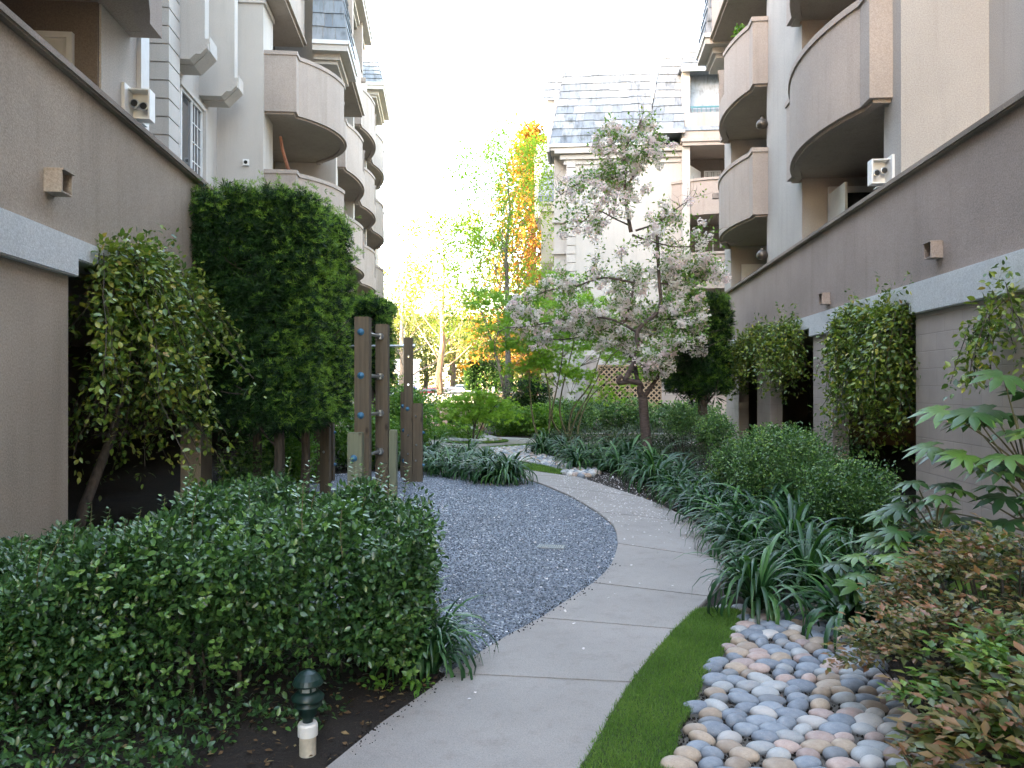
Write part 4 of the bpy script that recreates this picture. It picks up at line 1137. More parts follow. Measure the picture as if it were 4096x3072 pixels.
# ---------------------------------------------------------------- timber play posts
def post_box(rt, x0, x1, y0, y1, z1, mat='timber', holes=(), rz=0.0):
    cx, cy = (x0+x1)/2, (y0+y1)/2
    mb = MB(); mb.box(x0-cx, x1-cx, y0-cy, y1-cy, -.1, z1)
    o = mb.build('post', M[mat], rt, bevel=.008); o.location = (cx, cy, 0); o.rotation_euler = (0,0,rz)
    return o
def bolt(rt, p, ax='y', blue=True, r=.032):
    mb = MB(); mb.lathe((0,0,0), [(0,0),(r*1.35,0),(r*1.35,.006),(r,.008),(r*.95,.02),(r*.6,.034),(0,.04)], 12)
    o = mb.build('bolt_cap', M['bluecap' if blue else 'steel'], rt, smooth=True)
    o.location = p; o.rotation_euler = (R(90),0,0) if ax == 'y' else (0, R(90 if ax == 'x' else -90), 0)
A_ = at(363, 9.95, z=0); B_ = at(382.5, 10.85, z=0); rz = .10
LD = empty('climbing_ladder', (A_.x, A_.y, 0)); tag(LD, 'tall timber post ladder with metal rungs and blue bolt caps behind the near hedge', 'climbing ladder')
bx, by = B_.x-A_.x, B_.y-A_.y
post_box(LD, -.092, .092, -.092, .092, 2.46)
post_box(LD, bx-.085, bx+.085, by-.085, by+.085, 2.44)
post_box(LD, -.14, .035, -.275, -.097, 1.03, 'timber_green')
post_box(LD, bx+.09, bx+.19, by-.03, by+.12, 1.0, 'timber_green')
for z in (2.27, 1.73, 1.235, .72, .22):
    mb = MB(); mb.tube([(.02,.09,z),(bx-.02,by-.083,z+.0)], .021, 10); mb.lathe((bx-.02,by-.10,z-.0), [(0,-.04),(.04,-.04),(.04,.04),(0,.04)], 12)
    mb.build('rung', M['steel'], LD, smooth=False)
    bolt(LD, (-.01 if z > 1.1 else -.06, -.093 if z > 1.1 else -.276, z))
    bolt(LD, (bx, by-.09, z), r=.026, blue=False)
C_ = at(408.6, 13.3, z=0)
BS = empty('pull_up_bar', (C_.x, C_.y, 0)); tag(BS, 'weathered timber posts of stepped heights joined by a high horizontal metal bar beside the gravel', 'exercise bar')
pC = post_box(BS, -.072, .072, -.07, .07, 2.41)
post_box(BS, -.215, -.06, .55, .69, 1.5)
post_box(BS, .078, .235, -.075, .07, 1.31)
for (x, y, z, bl) in ((-.01,-.071,1.22,True),(-.17,.549,1.25,True),(-.15,.549,.83,True),(-.0,-.071,.78,False),(-.0,-.071,.47,False),(.0,-.071,.19,False),(.13,-.076,1.1,False),(.14,-.076,.62,False),(.13,-.076,.36,False),(-.15,.549,.30,True)):
    bolt(BS, (x, y, z), blue=bl, r=.026 if bl else .012)
for z in (.82,.28): bolt(BS, (.235,0,z), 'x', blue=True, r=.022)
mb = MB()
for z in (2.1, 1.62): mb.tube([(.01,-.2,z),(-.02,.2,z)], .022, 14)
cut = mb.build('cutter', M['timber'])
bo = pC.modifiers.new('holes', 'BOOLEAN'); bo.operation = 'DIFFERENCE'; bo.object = cut; bo.solver = 'EXACT'
cut.location = BS.location + pC.location*0
bpy.context.view_layer.update()
ev = bpy.data.meshes.new_from_object(pC.evaluated_get(bpy.context.evaluated_depsgraph_get()))
pC.modifiers.clear(); pC.data = ev; bpy.data.objects.remove(cut)
F_ = at(330, 13.4, z=0); fx_, fy_ = F_.x-C_.x, F_.y-C_.y
mb = MB(); mb.tube([(.09,0,2.27),(fx_-.09,fy_,2.27)], .019, 10); mb.tube([(.07,0,2.27),(.11,0,2.27)], .032, 10); mb.tube([(-.07,0,2.27),(-.10,0,2.27)], .032, 10); mb.build('bar', M['steel'], BS)
post_box(BS, fx_-.07, fx_+.07, fy_-.07, fy_+.07, 2.41)
G_ = at(323, 13.3, z=0)-C_; post_box(BS, G_.x-.085, G_.x+.085, G_.y-.3, G_.y-.15, 1.5)
H_ = at(325.5, 11.9, z=0)-C_; post_box(BS, H_.x-.07, H_.x+.07, H_.y-.07, H_.y+.07, 1.02)
for z in (.82,.28): bolt(BS, (fx_+.07, fy_, z), 'x', r=.022)
bolt(BS, (H_.x-.01, H_.y-.071, .62), blue=False, r=.014)

# ---- low garden light on a pvc stub
g = at(308, 3.46, z=0)
GL = empty('garden_light', (g.x, g.y, 0)); tag(GL, 'dark green tiered garden lamp on a white plastic pipe stub under the near hedge', 'garden light')
mb = MB(); mb.lathe((0,0,0), [(.0,-.05),(.036,-.05),(.036,.10),(.0,.10)], 20); mb.build('pipe', plain('dirty_pvc', (.50,.45,.37), .6, var=.2, sc=25), GL, smooth=False)
mb = MB(); mb.lathe((0,0,.085), [(.0,0),(.043,0),(.043,.045),(.038,.055),(.02,.058),(0,.058)], 20); mb.build('pipe_cap', M['white'], GL)
M['greenlamp'] = plain('dark_green_enamel', (.006,.025,.02), .4)
mb = MB(); mb.lathe((0,0,.14), [(0,0),(.022,0),(.024,.02),(.038,.035),(.040,.065),(.058,.072),(.060,.080),(.042,.088),(.044,.094),(.068,.10),(.072,.112),(.052,.132),(.044,.138),(.0,.138)], 24); mb.build('body', M['greenlamp'], GL, smooth=True)
mb = MB(); mb.lathe((0,0,.278), [(.0,0),(.034,0),(.034,.026),(.0,.026)], 16); mb.build('lens', plain('frosted_lens', (.25,.28,.28), .3), GL)
mb = MB()
for k in range(5):
    a = k*2*math.pi/5+.3; mb.box(.036*math.cos(a)-.004, .036*math.cos(a)+.004, .036*math.sin(a)-.004, .036*math.sin(a)+.004, .275, .308)
mb.lathe((0,0,.304), [(.0,0),(.062,0),(.066,.008),(.058,.028),(.035,.052),(.012,.062),(0,.064)], 24); mb.build('hood', M['greenlamp'], GL)
mb = MB(); mb.box(-.3,.3,-.22,.22,-.1,.05)
o = mb.build('concrete_pad', M['concrete'], None, bevel=.01); o.location = (at(57,4.75,z=0).x, 4.75, 0); tag(o, 'pale concrete pad on the ground seen under the left end of the near hedge', 'concrete pad')

# ---------------------------------------------------------------- plants
def noise_blob(n, cx, rad, seed, flat=1.0):
    r_ = np.random.RandomState(seed); g_ = unit(r_.normal(size=(n,3))); rr_ = r_.rand(n,1)**.33
    return np.array(cx) + g_*rr_*np.array(rad)
def shell_blob(n, c, rad, seed, zmin=None, thick=.22, lump=.16):
    r_ = np.random.RandomState(seed); g_ = unit(r_.normal(size=(n,3)))
    k = r_.normal(size=(5,3))*2.2; ph = r_.rand(5)*6
    l = sum(np.sin(g_@k[i]+ph[i]) for i in range(5))/5*lump*2
    P = g_*(1+l[:,None]-thick*r_.rand(n,1)**1.5)*np.array(rad) + np.array(c)
    if zmin is not None: P = P[P[:,2] > zmin]
    return P
def box_shell(n, x0, x1, y0, y1, z0, z1, seed, thick=.15, bumpy=.10, faces='fblrt'):
    """clump centres on the faces of a clipped hedge"""
    r_ = np.random.RandomState(seed); A = {'f':(x1-x0)*(z1-z0),'b':(x1-x0)*(z1-z0),'l':(y1-y0)*(z1-z0),'r':(y1-y0)*(z1-z0),'t':(x1-x0)*(y1-y0)}
    tot = sum(A[k] for k in faces); out = []
    for k in faces:
        m_ = int(n*A[k]/tot); u = r_.rand(m_); v = r_.rand(m_)
        d = thick*r_.rand(m_)**1.5
        X = x0+u*(x1-x0); Y = y0+u*(y1-y0); Z = z0+v*(z1-z0)
        bb = bumpy*(np.sin(u*9+v*7+seed)+np.sin(v*13-u*5+seed*2))*.5
        if k == 'f': P = np.column_stack([X, y0+d+bb, Z])
        elif k == 'b': P = np.column_stack([X, y1-d-bb, Z])
        elif k == 'l': P = np.column_stack([x0+d+bb, Y, Z])
        elif k == 'r': P = np.column_stack([x1-d-bb, Y, Z])
        else: P = np.column_stack([X, y0+v*(y1-y0), z1-d-bb])
        out.append(P)
    return np.concatenate(out)
def grow(mb, rs_, p, d, L, r, depth, tips, spread=.6, up=.15, n=4, kids=(2,3), seg=6, twigs=None, shrink=.66):
    pts = [Vector(p)]; d = Vector(d).normalized(); rad = [r]
    for i in range(n):
        d = (d + Vector((rs_.uniform(-1,1), rs_.uniform(-1,1), rs_.uniform(-1,1)))*.16 + Vector((0,0,up*.25))).normalized()
        pts.append(pts[-1] + d*L/n); rad.append(r*(1-.45*(i+1)/n))
        if twigs is not None and depth <= 1: twigs.append(tuple(pts[-1]))
    mb.tube(pts, rad, seg, cap=False)
    if depth == 0: tips.append((tuple(pts[-1]), tuple(d))); return
    for k in range(rs_.randint(*kids)):
        a = rs_.uniform(0, 2*math.pi); o_ = d.orthogonal().normalized(); o2 = d.cross(o_)
        nd = (d + (o_*math.cos(a)+o2*math.sin(a))*spread*rs_.uniform(.7,1.3) + Vector((0,0,up))).normalized()
        q = pts[-1] if k == 0 else pts[rs_.randint(max(1,n-2), n)]
        grow(mb, rs_, q, nd, L*shrink*rs_.uniform(.8,1.15), rad[-1]*.8, depth-1, tips, spread, up, n, kids, max(4,seg-1), twigs, shrink)
def stems(parent, c, h, n, r, spread, seed, mat='stem_dark', name='stem'):
    rs_ = random.Random(seed); mb = MB(); tips = []
    for k in range(n):
        a = rs_.uniform(0, 6.28); d = Vector((math.cos(a)*spread, math.sin(a)*spread, 1))
        grow(mb, rs_, (c[0]+rs_.uniform(-1,1)*spread*.3, c[1]+rs_.uniform(-1,1)*spread*.3, c[2]-.03), d, h*.6, r, 1, tips, .7, .2, seg=5)
    return mb.build(name, M[mat], parent)

# near clipped hedge (privet-like), lower and looser towards its left end
H1 = empty('hedge', (-1.9, 4.6, 0)); tag(H1, 'large dark green leafy hedge with upright sprigs filling the near left corner', 'hedge')
lv = Leaves(21); O = np.array([-1.9,4.6,0]); 
def hedge_top(x): return np.interp(x, [-4.6,-3.2,-2.45,-1.8,-.9,-.5], [.50,.52,.60,.86,.84,.46])
r_ = np.random.RandomState(31)
def front_y(x): return np.interp(x, [-4.6,-2.4,-1.2,-.5], [2.9,3.55,3.8,4.25])
def back_y(x): return np.interp(x, [-4.6,-2.4,-1.2,-.5], [5.3,5.7,5.65,5.0])
n = 3000; x = r_.uniform(-4.6,-.5,n); y = front_y(x)+(back_y(x)-front_y(x))*r_.rand(n); z = hedge_top(x)-.10*r_.rand(n)+.06*np.sin(x*6)+.05*np.sin(y*7+x*3)+.04*np.sin(x*17+y*11) - .22*np.clip(1-(y-front_y(x))/.35,0,1)**2
lv.clumps(LEAF8, np.column_stack([x,y,z])-O, .085, 18, .040, up=.25, flat=.7)
n = 1700; x = r_.uniform(-4.6,-.5,n); z = hedge_top(x)*(.36+.62*r_.rand(n)); y = front_y(x)+.12*r_.rand(n)+.10*np.sin(x*5+z*6)
lv.clumps(LEAF8, np.column_stack([x,y,z])-O, .09, 13, .038, up=.1)
n = 500; y = r_.uniform(3.9,5.3,n); z = .25+.6*r_.rand(n); x = -.52-.15*r_.rand(n)+.08*np.sin(y*6)
lv.clumps(LEAF8, np.column_stack([x,y,z])-O, .09, 12, .038, up=.1)
n = 1500; x = r_.uniform(-3.4,-.85,n); y = 2.95+.95*r_.rand(n)+.12*(x+1); z = .02+.26*r_.rand(n)**1.6*np.clip((-.9-x)*1.5,.15,1); kk = (x < -1.25) | (y > 3.7); x, y, z = x[kk], y[kk], z[kk]
lv.clumps(LEAF8, np.column_stack([x,y,z])-O, .05, 4, .034, up=.2)
n = 1100; x = r_.uniform(-4.5,-.75,n); z = hedge_top(x)*.46*r_.rand(n); y = front_y(x)+.1+.9*r_.rand(n)
lv.clumps(LEAF8, np.column_stack([x,y,z])-O, .07, 6, .038, up=.2)
n = 700; x = r_.uniform(-4.5,-.7,n); y = front_y(x)+.3+(back_y(x)-front_y(x)-.5)*r_.rand(n); z = hedge_top(x)*(.35+.55*r_.rand(n))
lv.clumps(LEAF8, np.column_stack([x,y,z])-O, .14, 8, .06)
mbs = MB()
for k in range(80):
    x = r_.uniform(-4.4,-.6); y = float(front_y(x)+(back_y(x)-front_y(x))*r_.rand()); h = r_.uniform(.10,.34); zt_ = float(hedge_top(x))
    if 3 <= k < 22: x = r_.uniform(-1.75,-.75); y = r_.uniform(4.9,5.6); h = r_.uniform(.2,.42)
    if 22 <= k < 32: x = r_.uniform(-2.3,-1.7); y = r_.uniform(5.0,5.5); h = r_.uniform(.2,.38)
    if k < 3: x, y, h = (-3.93+.15*k, 4.9, .35+.1*(k==0))
    p0 = Vector((x,y,zt_-.08)); d = Vector((r_.uniform(-.3,.3), r_.uniform(-.3,.3), 1)).normalized()
    mbs.tube([p0-Vector(O), p0+d*h*.5-Vector(O), p0+d*h-Vector(O)+Vector((.02,0,0))], [.004,.003,.002], 4)
    m_ = int(h/.028)
    for j in range(m_):
        q = np.array(p0+d*h*(j+1)/m_)-O; a = j*2.4
        dd = np.array([[math.cos(a),math.sin(a),.5],[-math.cos(a),-math.sin(a),.5]])
        lv.add(LEAF8, np.array([q,q]), dd, np.array([[0,0,1.0]]*2)+r_.normal(size=(2,3))*.2, .052*(1.1-.5*j/m_), r_.uniform(.6,1,2))
n = 900; x = r_.uniform(-4.5,-.5,n); ph_ = r_.rand(n)*6.28; t = r_.rand(n); top = r_.rand(n) < .6
y = np.where(top, front_y(x)+(back_y(x)-front_y(x))*t, front_y(x)+.0+r_.normal(size=n)*.06+.10*np.sin(x*5)); z = np.where(top, hedge_top(x)-.01+.04*np.sin(x*17)+r_.normal(size=n)*.03, hedge_top(x)*(.2+.75*r_.rand(n))); P = np.column_stack([x,y,z])-O
d_ = np.where(top[:,None], [0,0,1.0], [0,-.8,.5])
for j in range(6):
    a = j*1.05+ph_; lv.add(LEAF8, P, d_*.35+np.column_stack([np.cos(a),np.sin(a)*.8,.3*np.sin(a*2)])+r_.normal(size=(n,3))*.3, d_+r_.normal(size=(n,3))*.45, .028+.014*r_.rand(n), .84+.16*r_.rand(n))
lv.build('foliage', M['l_hedge'], H1)
mbs.build('sprig', M['stem'], H1)
rs_ = random.Random(5); mb = MB(); tips = []
for k in range(44):
    x = rs_.uniform(-4.3,-.65); y = float(front_y(x))+rs_.uniform(.12,1.3)
    grow(mb, rs_, (x-O[0], y-O[1], -.03), (rs_.uniform(-.35,.35), rs_.uniform(-.3,.2), 1), rs_.uniform(.3,.42), rs_.uniform(.008,.016), 2, tips, .6, .15, n=3, seg=5)
mb.build('stem', M['bark'], H1)

# yew-like clipped column hedges
def podo(x0,x1,y0,y1,z0,z1,n,size,label,seed,trunks,m_=4,core=True,group=None,faces='flrt'):
    cx, cy = (x0+x1)/2, (y0+y1)/2
    rt = empty('columnar_tree', (cx,cy,0)); tag(rt, label, 'tree')
    lv = Leaves(seed); C = box_shell(n, x0,x1,y0,y1,z0,z1, seed, .22, .06, faces)
    ed = np.minimum(C[:,0]-x0, x1-C[:,0]); C[:,2] -= .25*np.clip(.35-ed,0,.35)*(C[:,2] > z1-.5)
    lv.clumps(NEEDLES, C-[cx,cy,0], .085, m_, size, up=.35, out=.9, jr=.45)
    tipc = C[(C[:,2] > z1-.45) | (C[:,0] > x1-.45)]; tipc = tipc[np.random.RandomState(seed).rand(len(tipc)) < .6]
    if len(tipc):
        N_ = len(tipc)*3; q_ = np.repeat(tipc, 3, axis=0)-[cx,cy,0]; r2 = np.random.RandomState(seed+7); g_ = r2.normal(size=(N_,3))*.07
        lv.add(NEEDLES, q_+g_+[.04,0,.05], r2.normal(size=(N_,3))*.5+[.3,-.2,.7], r2.normal(size=(N_,3)), size*.8, .86+.14*r2.rand(N_))
    r_ = np.random.RandomState(seed+1); k = int(n*.35)
    I = np.column_stack([r_.uniform(x0+.2,x1-.2,k), r_.uniform(y0+.2,y1-.2,k), r_.uniform(z0-.1,z1-.2,k)])
    lv.clumps(NEEDLES, I-[cx,cy,0], .2, 3, size*1.9)
    lv.build('crown', M['l_podo'], rt)
    mb = MB(); rs_ = random.Random(seed); tips = []
    for (tx, ty, r) in trunks:
        mb.tube([(tx-cx,ty-cy,-.1),(tx-cx+.03,ty-cy,z0*.6),(tx-cx*1+.0,ty-cy+.04,z0+.3),(tx-cx+rs_.uniform(-.2,.2),ty-cy,z1-.3)], [r*1.2,r,r*.9,r*.3], 8)
        for q in range(7):
            z = z0*.7+(z1-z0)*.12*q; grow(mb, rs_, (tx-cx,ty-cy,z), (rs_.uniform(-1,1),rs_.uniform(-1,1),.5), .6, r*.3, 1, tips, .6, .2, seg=5)
    mb.build('trunk', M['bark'], rt)
    return rt
podo(-3.98,-2.46,9.75,12.1,1.15,4.0,4200,.088,'tall dark green block shaped tree with feathery needles beside the timber ladder',41,[(-3.05,10.35,.07),(-2.85,10.9,.06),(-3.45,10.7,.06)])
podo(-4.0,-3.05,19.0,20.6,1.6,3.72,500,.15,'second smaller clipped feathery tree behind the ladder against the left wall',42,[(-3.45,19.3,.09)])
tr = podo(3.85,5.15,18.9,20.4,1.5,3.75,800,.15,'dark feathery evergreen tree with a single trunk at the corner of the right parapet',43,[(4.62,19.4,.12)])

def shrub(c, rad, z0, n, size, mat, label, seed, cat='shrub', m_=8, T=LEAF4, name='shrub', stem=True, up=.3, r=.10, grp=None, stemr=.012, thick=.25):
    rt = empty(name, (c[0],c[1],0)); tag(rt, label, cat, grp)
    lv = Leaves(seed)
    P = shell_blob(n, (0,0,c[2]), rad, seed, zmin=z0, thick=thick+.12, lump=.30)
    lv.clumps(T, P, r, m_, size, up=up)
    P = noise_blob(int(n*.3), (0,0,c[2]), np.array(rad)*.8, seed+3); P = P[P[:,2] > z0]
    if len(P): lv.clumps(T, P, r*1.3, m_, size*1.3, up=up)
    N_ = n//2; q_ = shell_blob(N_, (0,0,c[2]), np.array(rad)*1.03, seed+9, zmin=max(z0, c[2]-.1), thick=.06); N_ = len(q_); r2 = np.random.RandomState(seed)
    for j in range(4):
        a = j*1.57; lv.add(T, q_, np.array([[math.cos(a),math.sin(a),.7]])+r2.normal(size=(N_,3))*.2, r2.normal(size=(N_,3))*.3+[0,0,1], size*(.7+.4*r2.rand(N_)), .8+.2*r2.rand(N_))
    lv.build('foliage', M[mat], rt)
    if stem: stems(rt, (0,0,0), max(.25,c[2]), 7, stemr, .45, seed)
    return rt

# right side clipped shrubs
shrub((3.02,9.0,.68), (.54,.6,.46), .24, 900, .034, 'l_boxwood', 'rounded small leaved shrub in front of the second ivy hung opening on the right', 51, m_=11, r=.08)
shrub((2.86,9.9,.58), (.36,.4,.34), .15, 500, .034, 'l_boxwood', 'low spreading box shrub just left of the larger rounded shrub', 58, m_=10, r=.08)
shrub((3.28,7.6,.50), (.42,.5,.40), .18, 700, .034, 'l_boxwood', 'paler round shrub in front of the nearest ivy hung opening on the right', 52, m_=11, r=.08)
shrub((3.38,13.3,.85), (.34,.34,.28), .4, 300, .04, 'l_boxwood', 'small lollipop clipped shrub with a bare dark stem on the right slope', 53, m_=9, r=.08)
shrub((3.6,16.8,.85), (.34,.34,.32), .4, 260, .045, 'l_boxwood', 'small round shrub to the right of the cherry tree trunk', 54, m_=8, r=.08)
shrub((4.25,11.8,.5), (.6,.9,.42), .1, 500, .04, 'l_boxwood', 'loose shrub along the foot of the middle right pillar', 55, m_=9)
# left side shrubs behind the posts
shrub((-3.5,12.2,.52), (.42,.5,.56), .05, 600, .055, 'l_fresh', 'bright green shrub under the block shaped tree', 56, m_=8)
shrub((-2.9,15.4,.62), (.8,.7,.7), .03, 600, .07, 'l_fresh', 'yellow green glossy shrub behind the left pull up posts', 57, m_=8)
shrub((-3.9,14.0,.6), (.7,.9,.8), .05, 600, .07, 'l_boxwood', 'dark shrub against the left wall behind the block shaped tree', 59, m_=8)
shrub((-2.3,17.8,.8), (.5,.7,.9), .03, 500, .07, 'l_fresh', 'upright light green shrub seen between the ladder posts', 60, m_=8)
shrub((-3.2,21.0,.75), (.8,1.0,.85), .03, 500, .08, 'l_fresh', 'broad green shrub beyond the clipped trees on the left', 61, m_=8)
shrub((-3.55,10.8,.35), (.40,.35,.40), .0, 300, .05, 'l_boxwood', 'low dark shrub at the foot of the block shaped tree', 62, m_=8)
# far shrubs round the path junction
shrub((-2.0,26.6,.45), (1.0,.8,.52), .0, 700, .07, 'l_fresh', 'bright clipped hedge with pink flowers behind the stepped posts', 63, cat='hedge', name='flowering_hedge', m_=7)
AZ = bpy.data.objects['flowering_hedge']; lv = Leaves(64)
P = shell_blob(130, (.0,-.2,.42), (.98,.75,.52), 65, zmin=.05, thick=.02); P = P[P[:,1] < .1]
lv.clumps(POM, P, .05, 2, .12); lv.build('flowers', M['azalea'], AZ)
shrub((-1.75,23.6,.15), (.85,.7,.24), -.05, 420, .06, 'l_fresh', 'low ground hugging shrub left of the round lawn island', 66, m_=8, stem=False)
shrub((-.1,26.0,.42), (.62,.7,.55), .0, 420, .08, 'l_fresh', 'fresh green shrub right of the far path bend', 67, m_=8)
shrub((.9,25.4,.45), (.75,.7,.58), .0, 520, .08, 'l_fresh', 'second fresh green shrub with twiggy base along the far path', 68, m_=8)
shrub((2.0,26.5,.5), (.8,.7,.6), .0, 450, .08, 'l_boxwood', 'darker shrub behind the maple stems', 69, m_=8)
shrub((-3.7,29.0,.7), (1.6,1.0,.6), .0, 500, .10, 'l_boxwood', 'long clipped hedge across the far left end of the garden', 70, cat='hedge', m_=8, name='hedge')
shrub((1.2,30.5,.6), (2.6,.7,.55), .0, 900, .10, 'l_boxwood', 'long green hedge across the end of the garden', 71, cat='hedge', m_=7, name='hedge')
shrub((3.9,29.5,.5), (1.6,.8,.6), .0, 500, .10, 'l_boxwood', 'dark bushes in front of the lattice panel', 72, m_=8)
shrub((5.9,27.5,.6), (1.4,1.4,.5), .0, 400, .10, 'l_boxwood', 'low dark bushes at the foot of the cream wing', 73, m_=8)
# dark rounded small tree behind the maples
rt = shrub((.62,27.0,1.35), (.72,.7,.62), .7, 500, .07, 'l_podo', 'small dark rounded tree behind the thin maple stems', 74, cat='tree', name='small_tree', m_=9, stem=False)
mb = MB(); rs_ = random.Random(4); tips = []
for dx in (-.15,.0,.18): grow(mb, rs_, (dx*.3,0,-.05), (dx,0,1), .8, .04, 1, tips, .5, .2)
mb.build('trunk', M['bark'], rt)

# climbing vines over the podium openings
def vine(pts, label, seed, strands, size=.075, drop=(.5,1.4), dens=1.0, depth=.25, loc=(0,0,0), n_up=10):
    """pts: list of 3D points along the beam from which the vine hangs"""
    rt = empty('climbing_vine', loc); tag(rt, label, 'vine'); lv = Leaves(seed); r_ = np.random.RandomState(seed); rs_ = random.Random(seed); mb = MB(); L0 = np.array(loc)
    P = [np.array(p) for p in pts]; seg = len(P)-1
    for k in range(strands):
        t = r_.rand()*seg; i = min(int(t), seg-1); f = t-i; p = P[i]*(1-f)+P[i+1]*f
        if len(p) > 3: dr = p[3]*r_.uniform(.2,1.12)
        else: dr = r_.uniform(*drop)
        p = p[:3].copy(); p += r_.normal(size=3)*[.06,.06,.05]; q = p.copy(); line = [q.copy()]; m_ = max(3, int(dr/.10)); sx = r_.normal()*.05; sy = r_.normal()*.05
        bulge = r_.uniform(.3,1)*depth
        for j in range(m_):
            q = q + np.array([sx*.5, sy*.5, -dr/m_]) + r_.normal(size=3)*[.025,.025,.01]
            q[0] += np.sign(-p[0])*bulge/m_*1.5*(1 if j < m_*.3 else -.35)
            line.append(q.copy())
        C = np.array(line); lv.clumps(LEAF8, C-L0, .12, max(2,int(7*dens)), size*.92, up=0, droop=.32, out=.9, jr=.65)
        mb.tube([tuple(c-L0) for c in line[::2]] if len(line) > 4 else [tuple(c-L0) for c in line], .004, 4, cap=False)
    for k in range(n_up):
        t = r_.rand()*seg; i = min(int(t), seg-1); f = t-i; p = (P[i]*(1-f)+P[i+1]*f)[:3]; h = r_.uniform(.15,.45)
        C = np.array([p + [r_.normal()*.03, r_.normal()*.03, h*j/5] for j in range(6)])
        lv.clumps(LEAF8, C-L0, .06, 3, size*.85, up=.2, droop=.3)
    lv.build('leaves', M['l_vine'], rt); mb.build('vine_stems', M['stem_dark'], rt)
    return rt
def wl(s, u, z): return (-DL - s*math.sin(TL) + u*math.cos(TL), s*math.cos(TL) + u*math.sin(TL), z)
def wr(s, u, z): return (DR + s*math.sin(-TR) - u*math.cos(TR), s*math.cos(TR) + u*math.sin(-TR)*1.0, z)
vine([(*wl(6.9,.08,2.72), 1.3),(*wl(7.5,.10,2.85), 1.5),(*wl(8.4,.10,2.85), 1.7),(*wl(9.3,.12,2.8), 1.3),(*wl(10.2,.08,2.75), .9),(*wl(11.0,.10,2.8), .3)], 'trailing vine with yellow green leaves hanging over the left garage opening', 81, 150, .078, dens=1.15, depth=.2, loc=(-3.7,8.4,0), n_up=16)
mb = MB(); mb.tube([Vector(wl(7.0,-.25,-.05)), Vector(wl(7.25,-.22,.5)), Vector(wl(7.8,-.2,1.1)), Vector(wl(8.1,-.15,1.8)), Vector(wl(8.0,-.1,2.6))], [.06,.05,.042,.035,.02], 8)
_vo = bpy.data.objects['climbing_vine']; _v = mb.build('vine_trunk', M['bark'], _vo, smooth=True); _v.matrix_parent_inverse = Matrix.Translation(-Vector((-3.7,8.4,0)))
vine([(*wl(7.3,-.05,2.3), 1.6),(*wl(8.2,-.1,1.9), 1.2),(*wl(8.9,-.1,1.7), 1.2)], 'inner strands of vine hanging inside the left garage opening', 82, 26, .07, dens=.8, depth=.1, loc=(-3.8,8.2,0), n_up=0)
vine([(*wr(9.55,.03,2.5), 1.7),(*wr(10.3,.08,2.55), 1.7),(*wr(11.2,.08,2.6), 1.5),(*wr(11.8,.06,2.6), 1.0)], 'dense vine curtain over the nearest garage opening on the right', 83, 120, .075, dens=1.15, depth=.22, loc=(4.8,11,0), n_up=10)
vine([(*wr(14.1,.06,2.6), 1.1),(*wr(15.2,.10,2.75), 1.3),(*wr(16.6,.12,2.8), 1.25),(*wr(17.6,.12,2.8), .35),(*wr(18.7,.1,2.7), 1.1),(*wr(20.0,.1,2.6), 1.2),(*wr(20.8,.1,2.5),.5)], 'long vine mass over the farther garage openings on the right', 84, 175, .08, dens=1.0, depth=.3, loc=(5.3,17,0), n_up=16)
vine([(*wr(6.9,.12,2.5), .9),(*wr(7.6,.1,2.2), .7)], 'vine shoots reaching in front of the block wall at the right edge', 85, 16, .075, dens=1.0, depth=.12, loc=(4.5,7.2,0), n_up=5)

# ---- agapanthus clumps (six shapes, copied)
def aga_geo(seed, blades=92, L=.66, w=.030):
    rs_ = random.Random(seed); V = []; Q = []; Rn = []
    for k in range(blades):
        a = rs_.uniform(0, 2*math.pi); tilt = rs_.uniform(.08,1.05)**1.1; ln = L*rs_.uniform(.7,1.2); ww = w*rs_.uniform(.75,1.15)
        p = Vector((math.cos(a)*.05*rs_.random(), math.sin(a)*.05*rs_.random(), 0)); out = Vector((math.cos(a), math.sin(a), 0)); side = Vector((-math.sin(a), math.cos(a), 0))
        side = (side + Vector((0,0,rs_.uniform(-.3,.3)))).normalized()
        th = tilt*.62; b0 = len(V); n = 8; rn = rs_.random(); bend = rs_.uniform(.18,.40)*(1+tilt)
        for i in range(n+1):
            t = i/n; wd = ww*.5*(1-.25*(1-t)**3)*min(1, (1-t)*3.2+.02)
            d = out*math.sin(th)+Vector((0,0,math.cos(th))); nn = side.cross(d).normalized()
            V += [tuple(p-side*wd+nn*wd*.35), tuple(p), tuple(p+side*wd+nn*wd*.35)]; Rn += [rn]*3
            p = p + d*ln/n; th += bend*(.4+1.3*t)
            if i: 
                c = b0+3*(i-1); Q += [(c,c+1,c+4,c+3),(c+1,c+2,c+5,c+4)]
    return V, Q, Rn
def aga_proto(seed, **kw):
    V, Q, Rn = aga_geo(seed, **kw); return np_mesh('agapanthus', V, None, Q, M['l_aga'], None, Rn, smooth=True)
AG = [aga_proto(s) for s in range(101,107)]
aga_places = []
def aga(px, py, sc, note, grp):
    p = gp(px, py); aga_places.append((p.x, p.y, sc, note, grp))
R_ = 'strap leaved agapanthus clumps along the right edge of the path'
NB = 'strap leaved agapanthus clumps between gravel and far path'
aga(757,613,1.05,'large arching strap leaved clump at the head of the cobble bed',None)
aga(848,633,1.1,'broad strap leaved clump drooping over the right side of the cobble bed',None)
aga(806,596,1.15,'upright strap leaved clump between the two near clumps at the cobble bed',None)
aga(846,590,1.05,'strap leaved clump behind the cobble bed beside the red leaved bush',None)
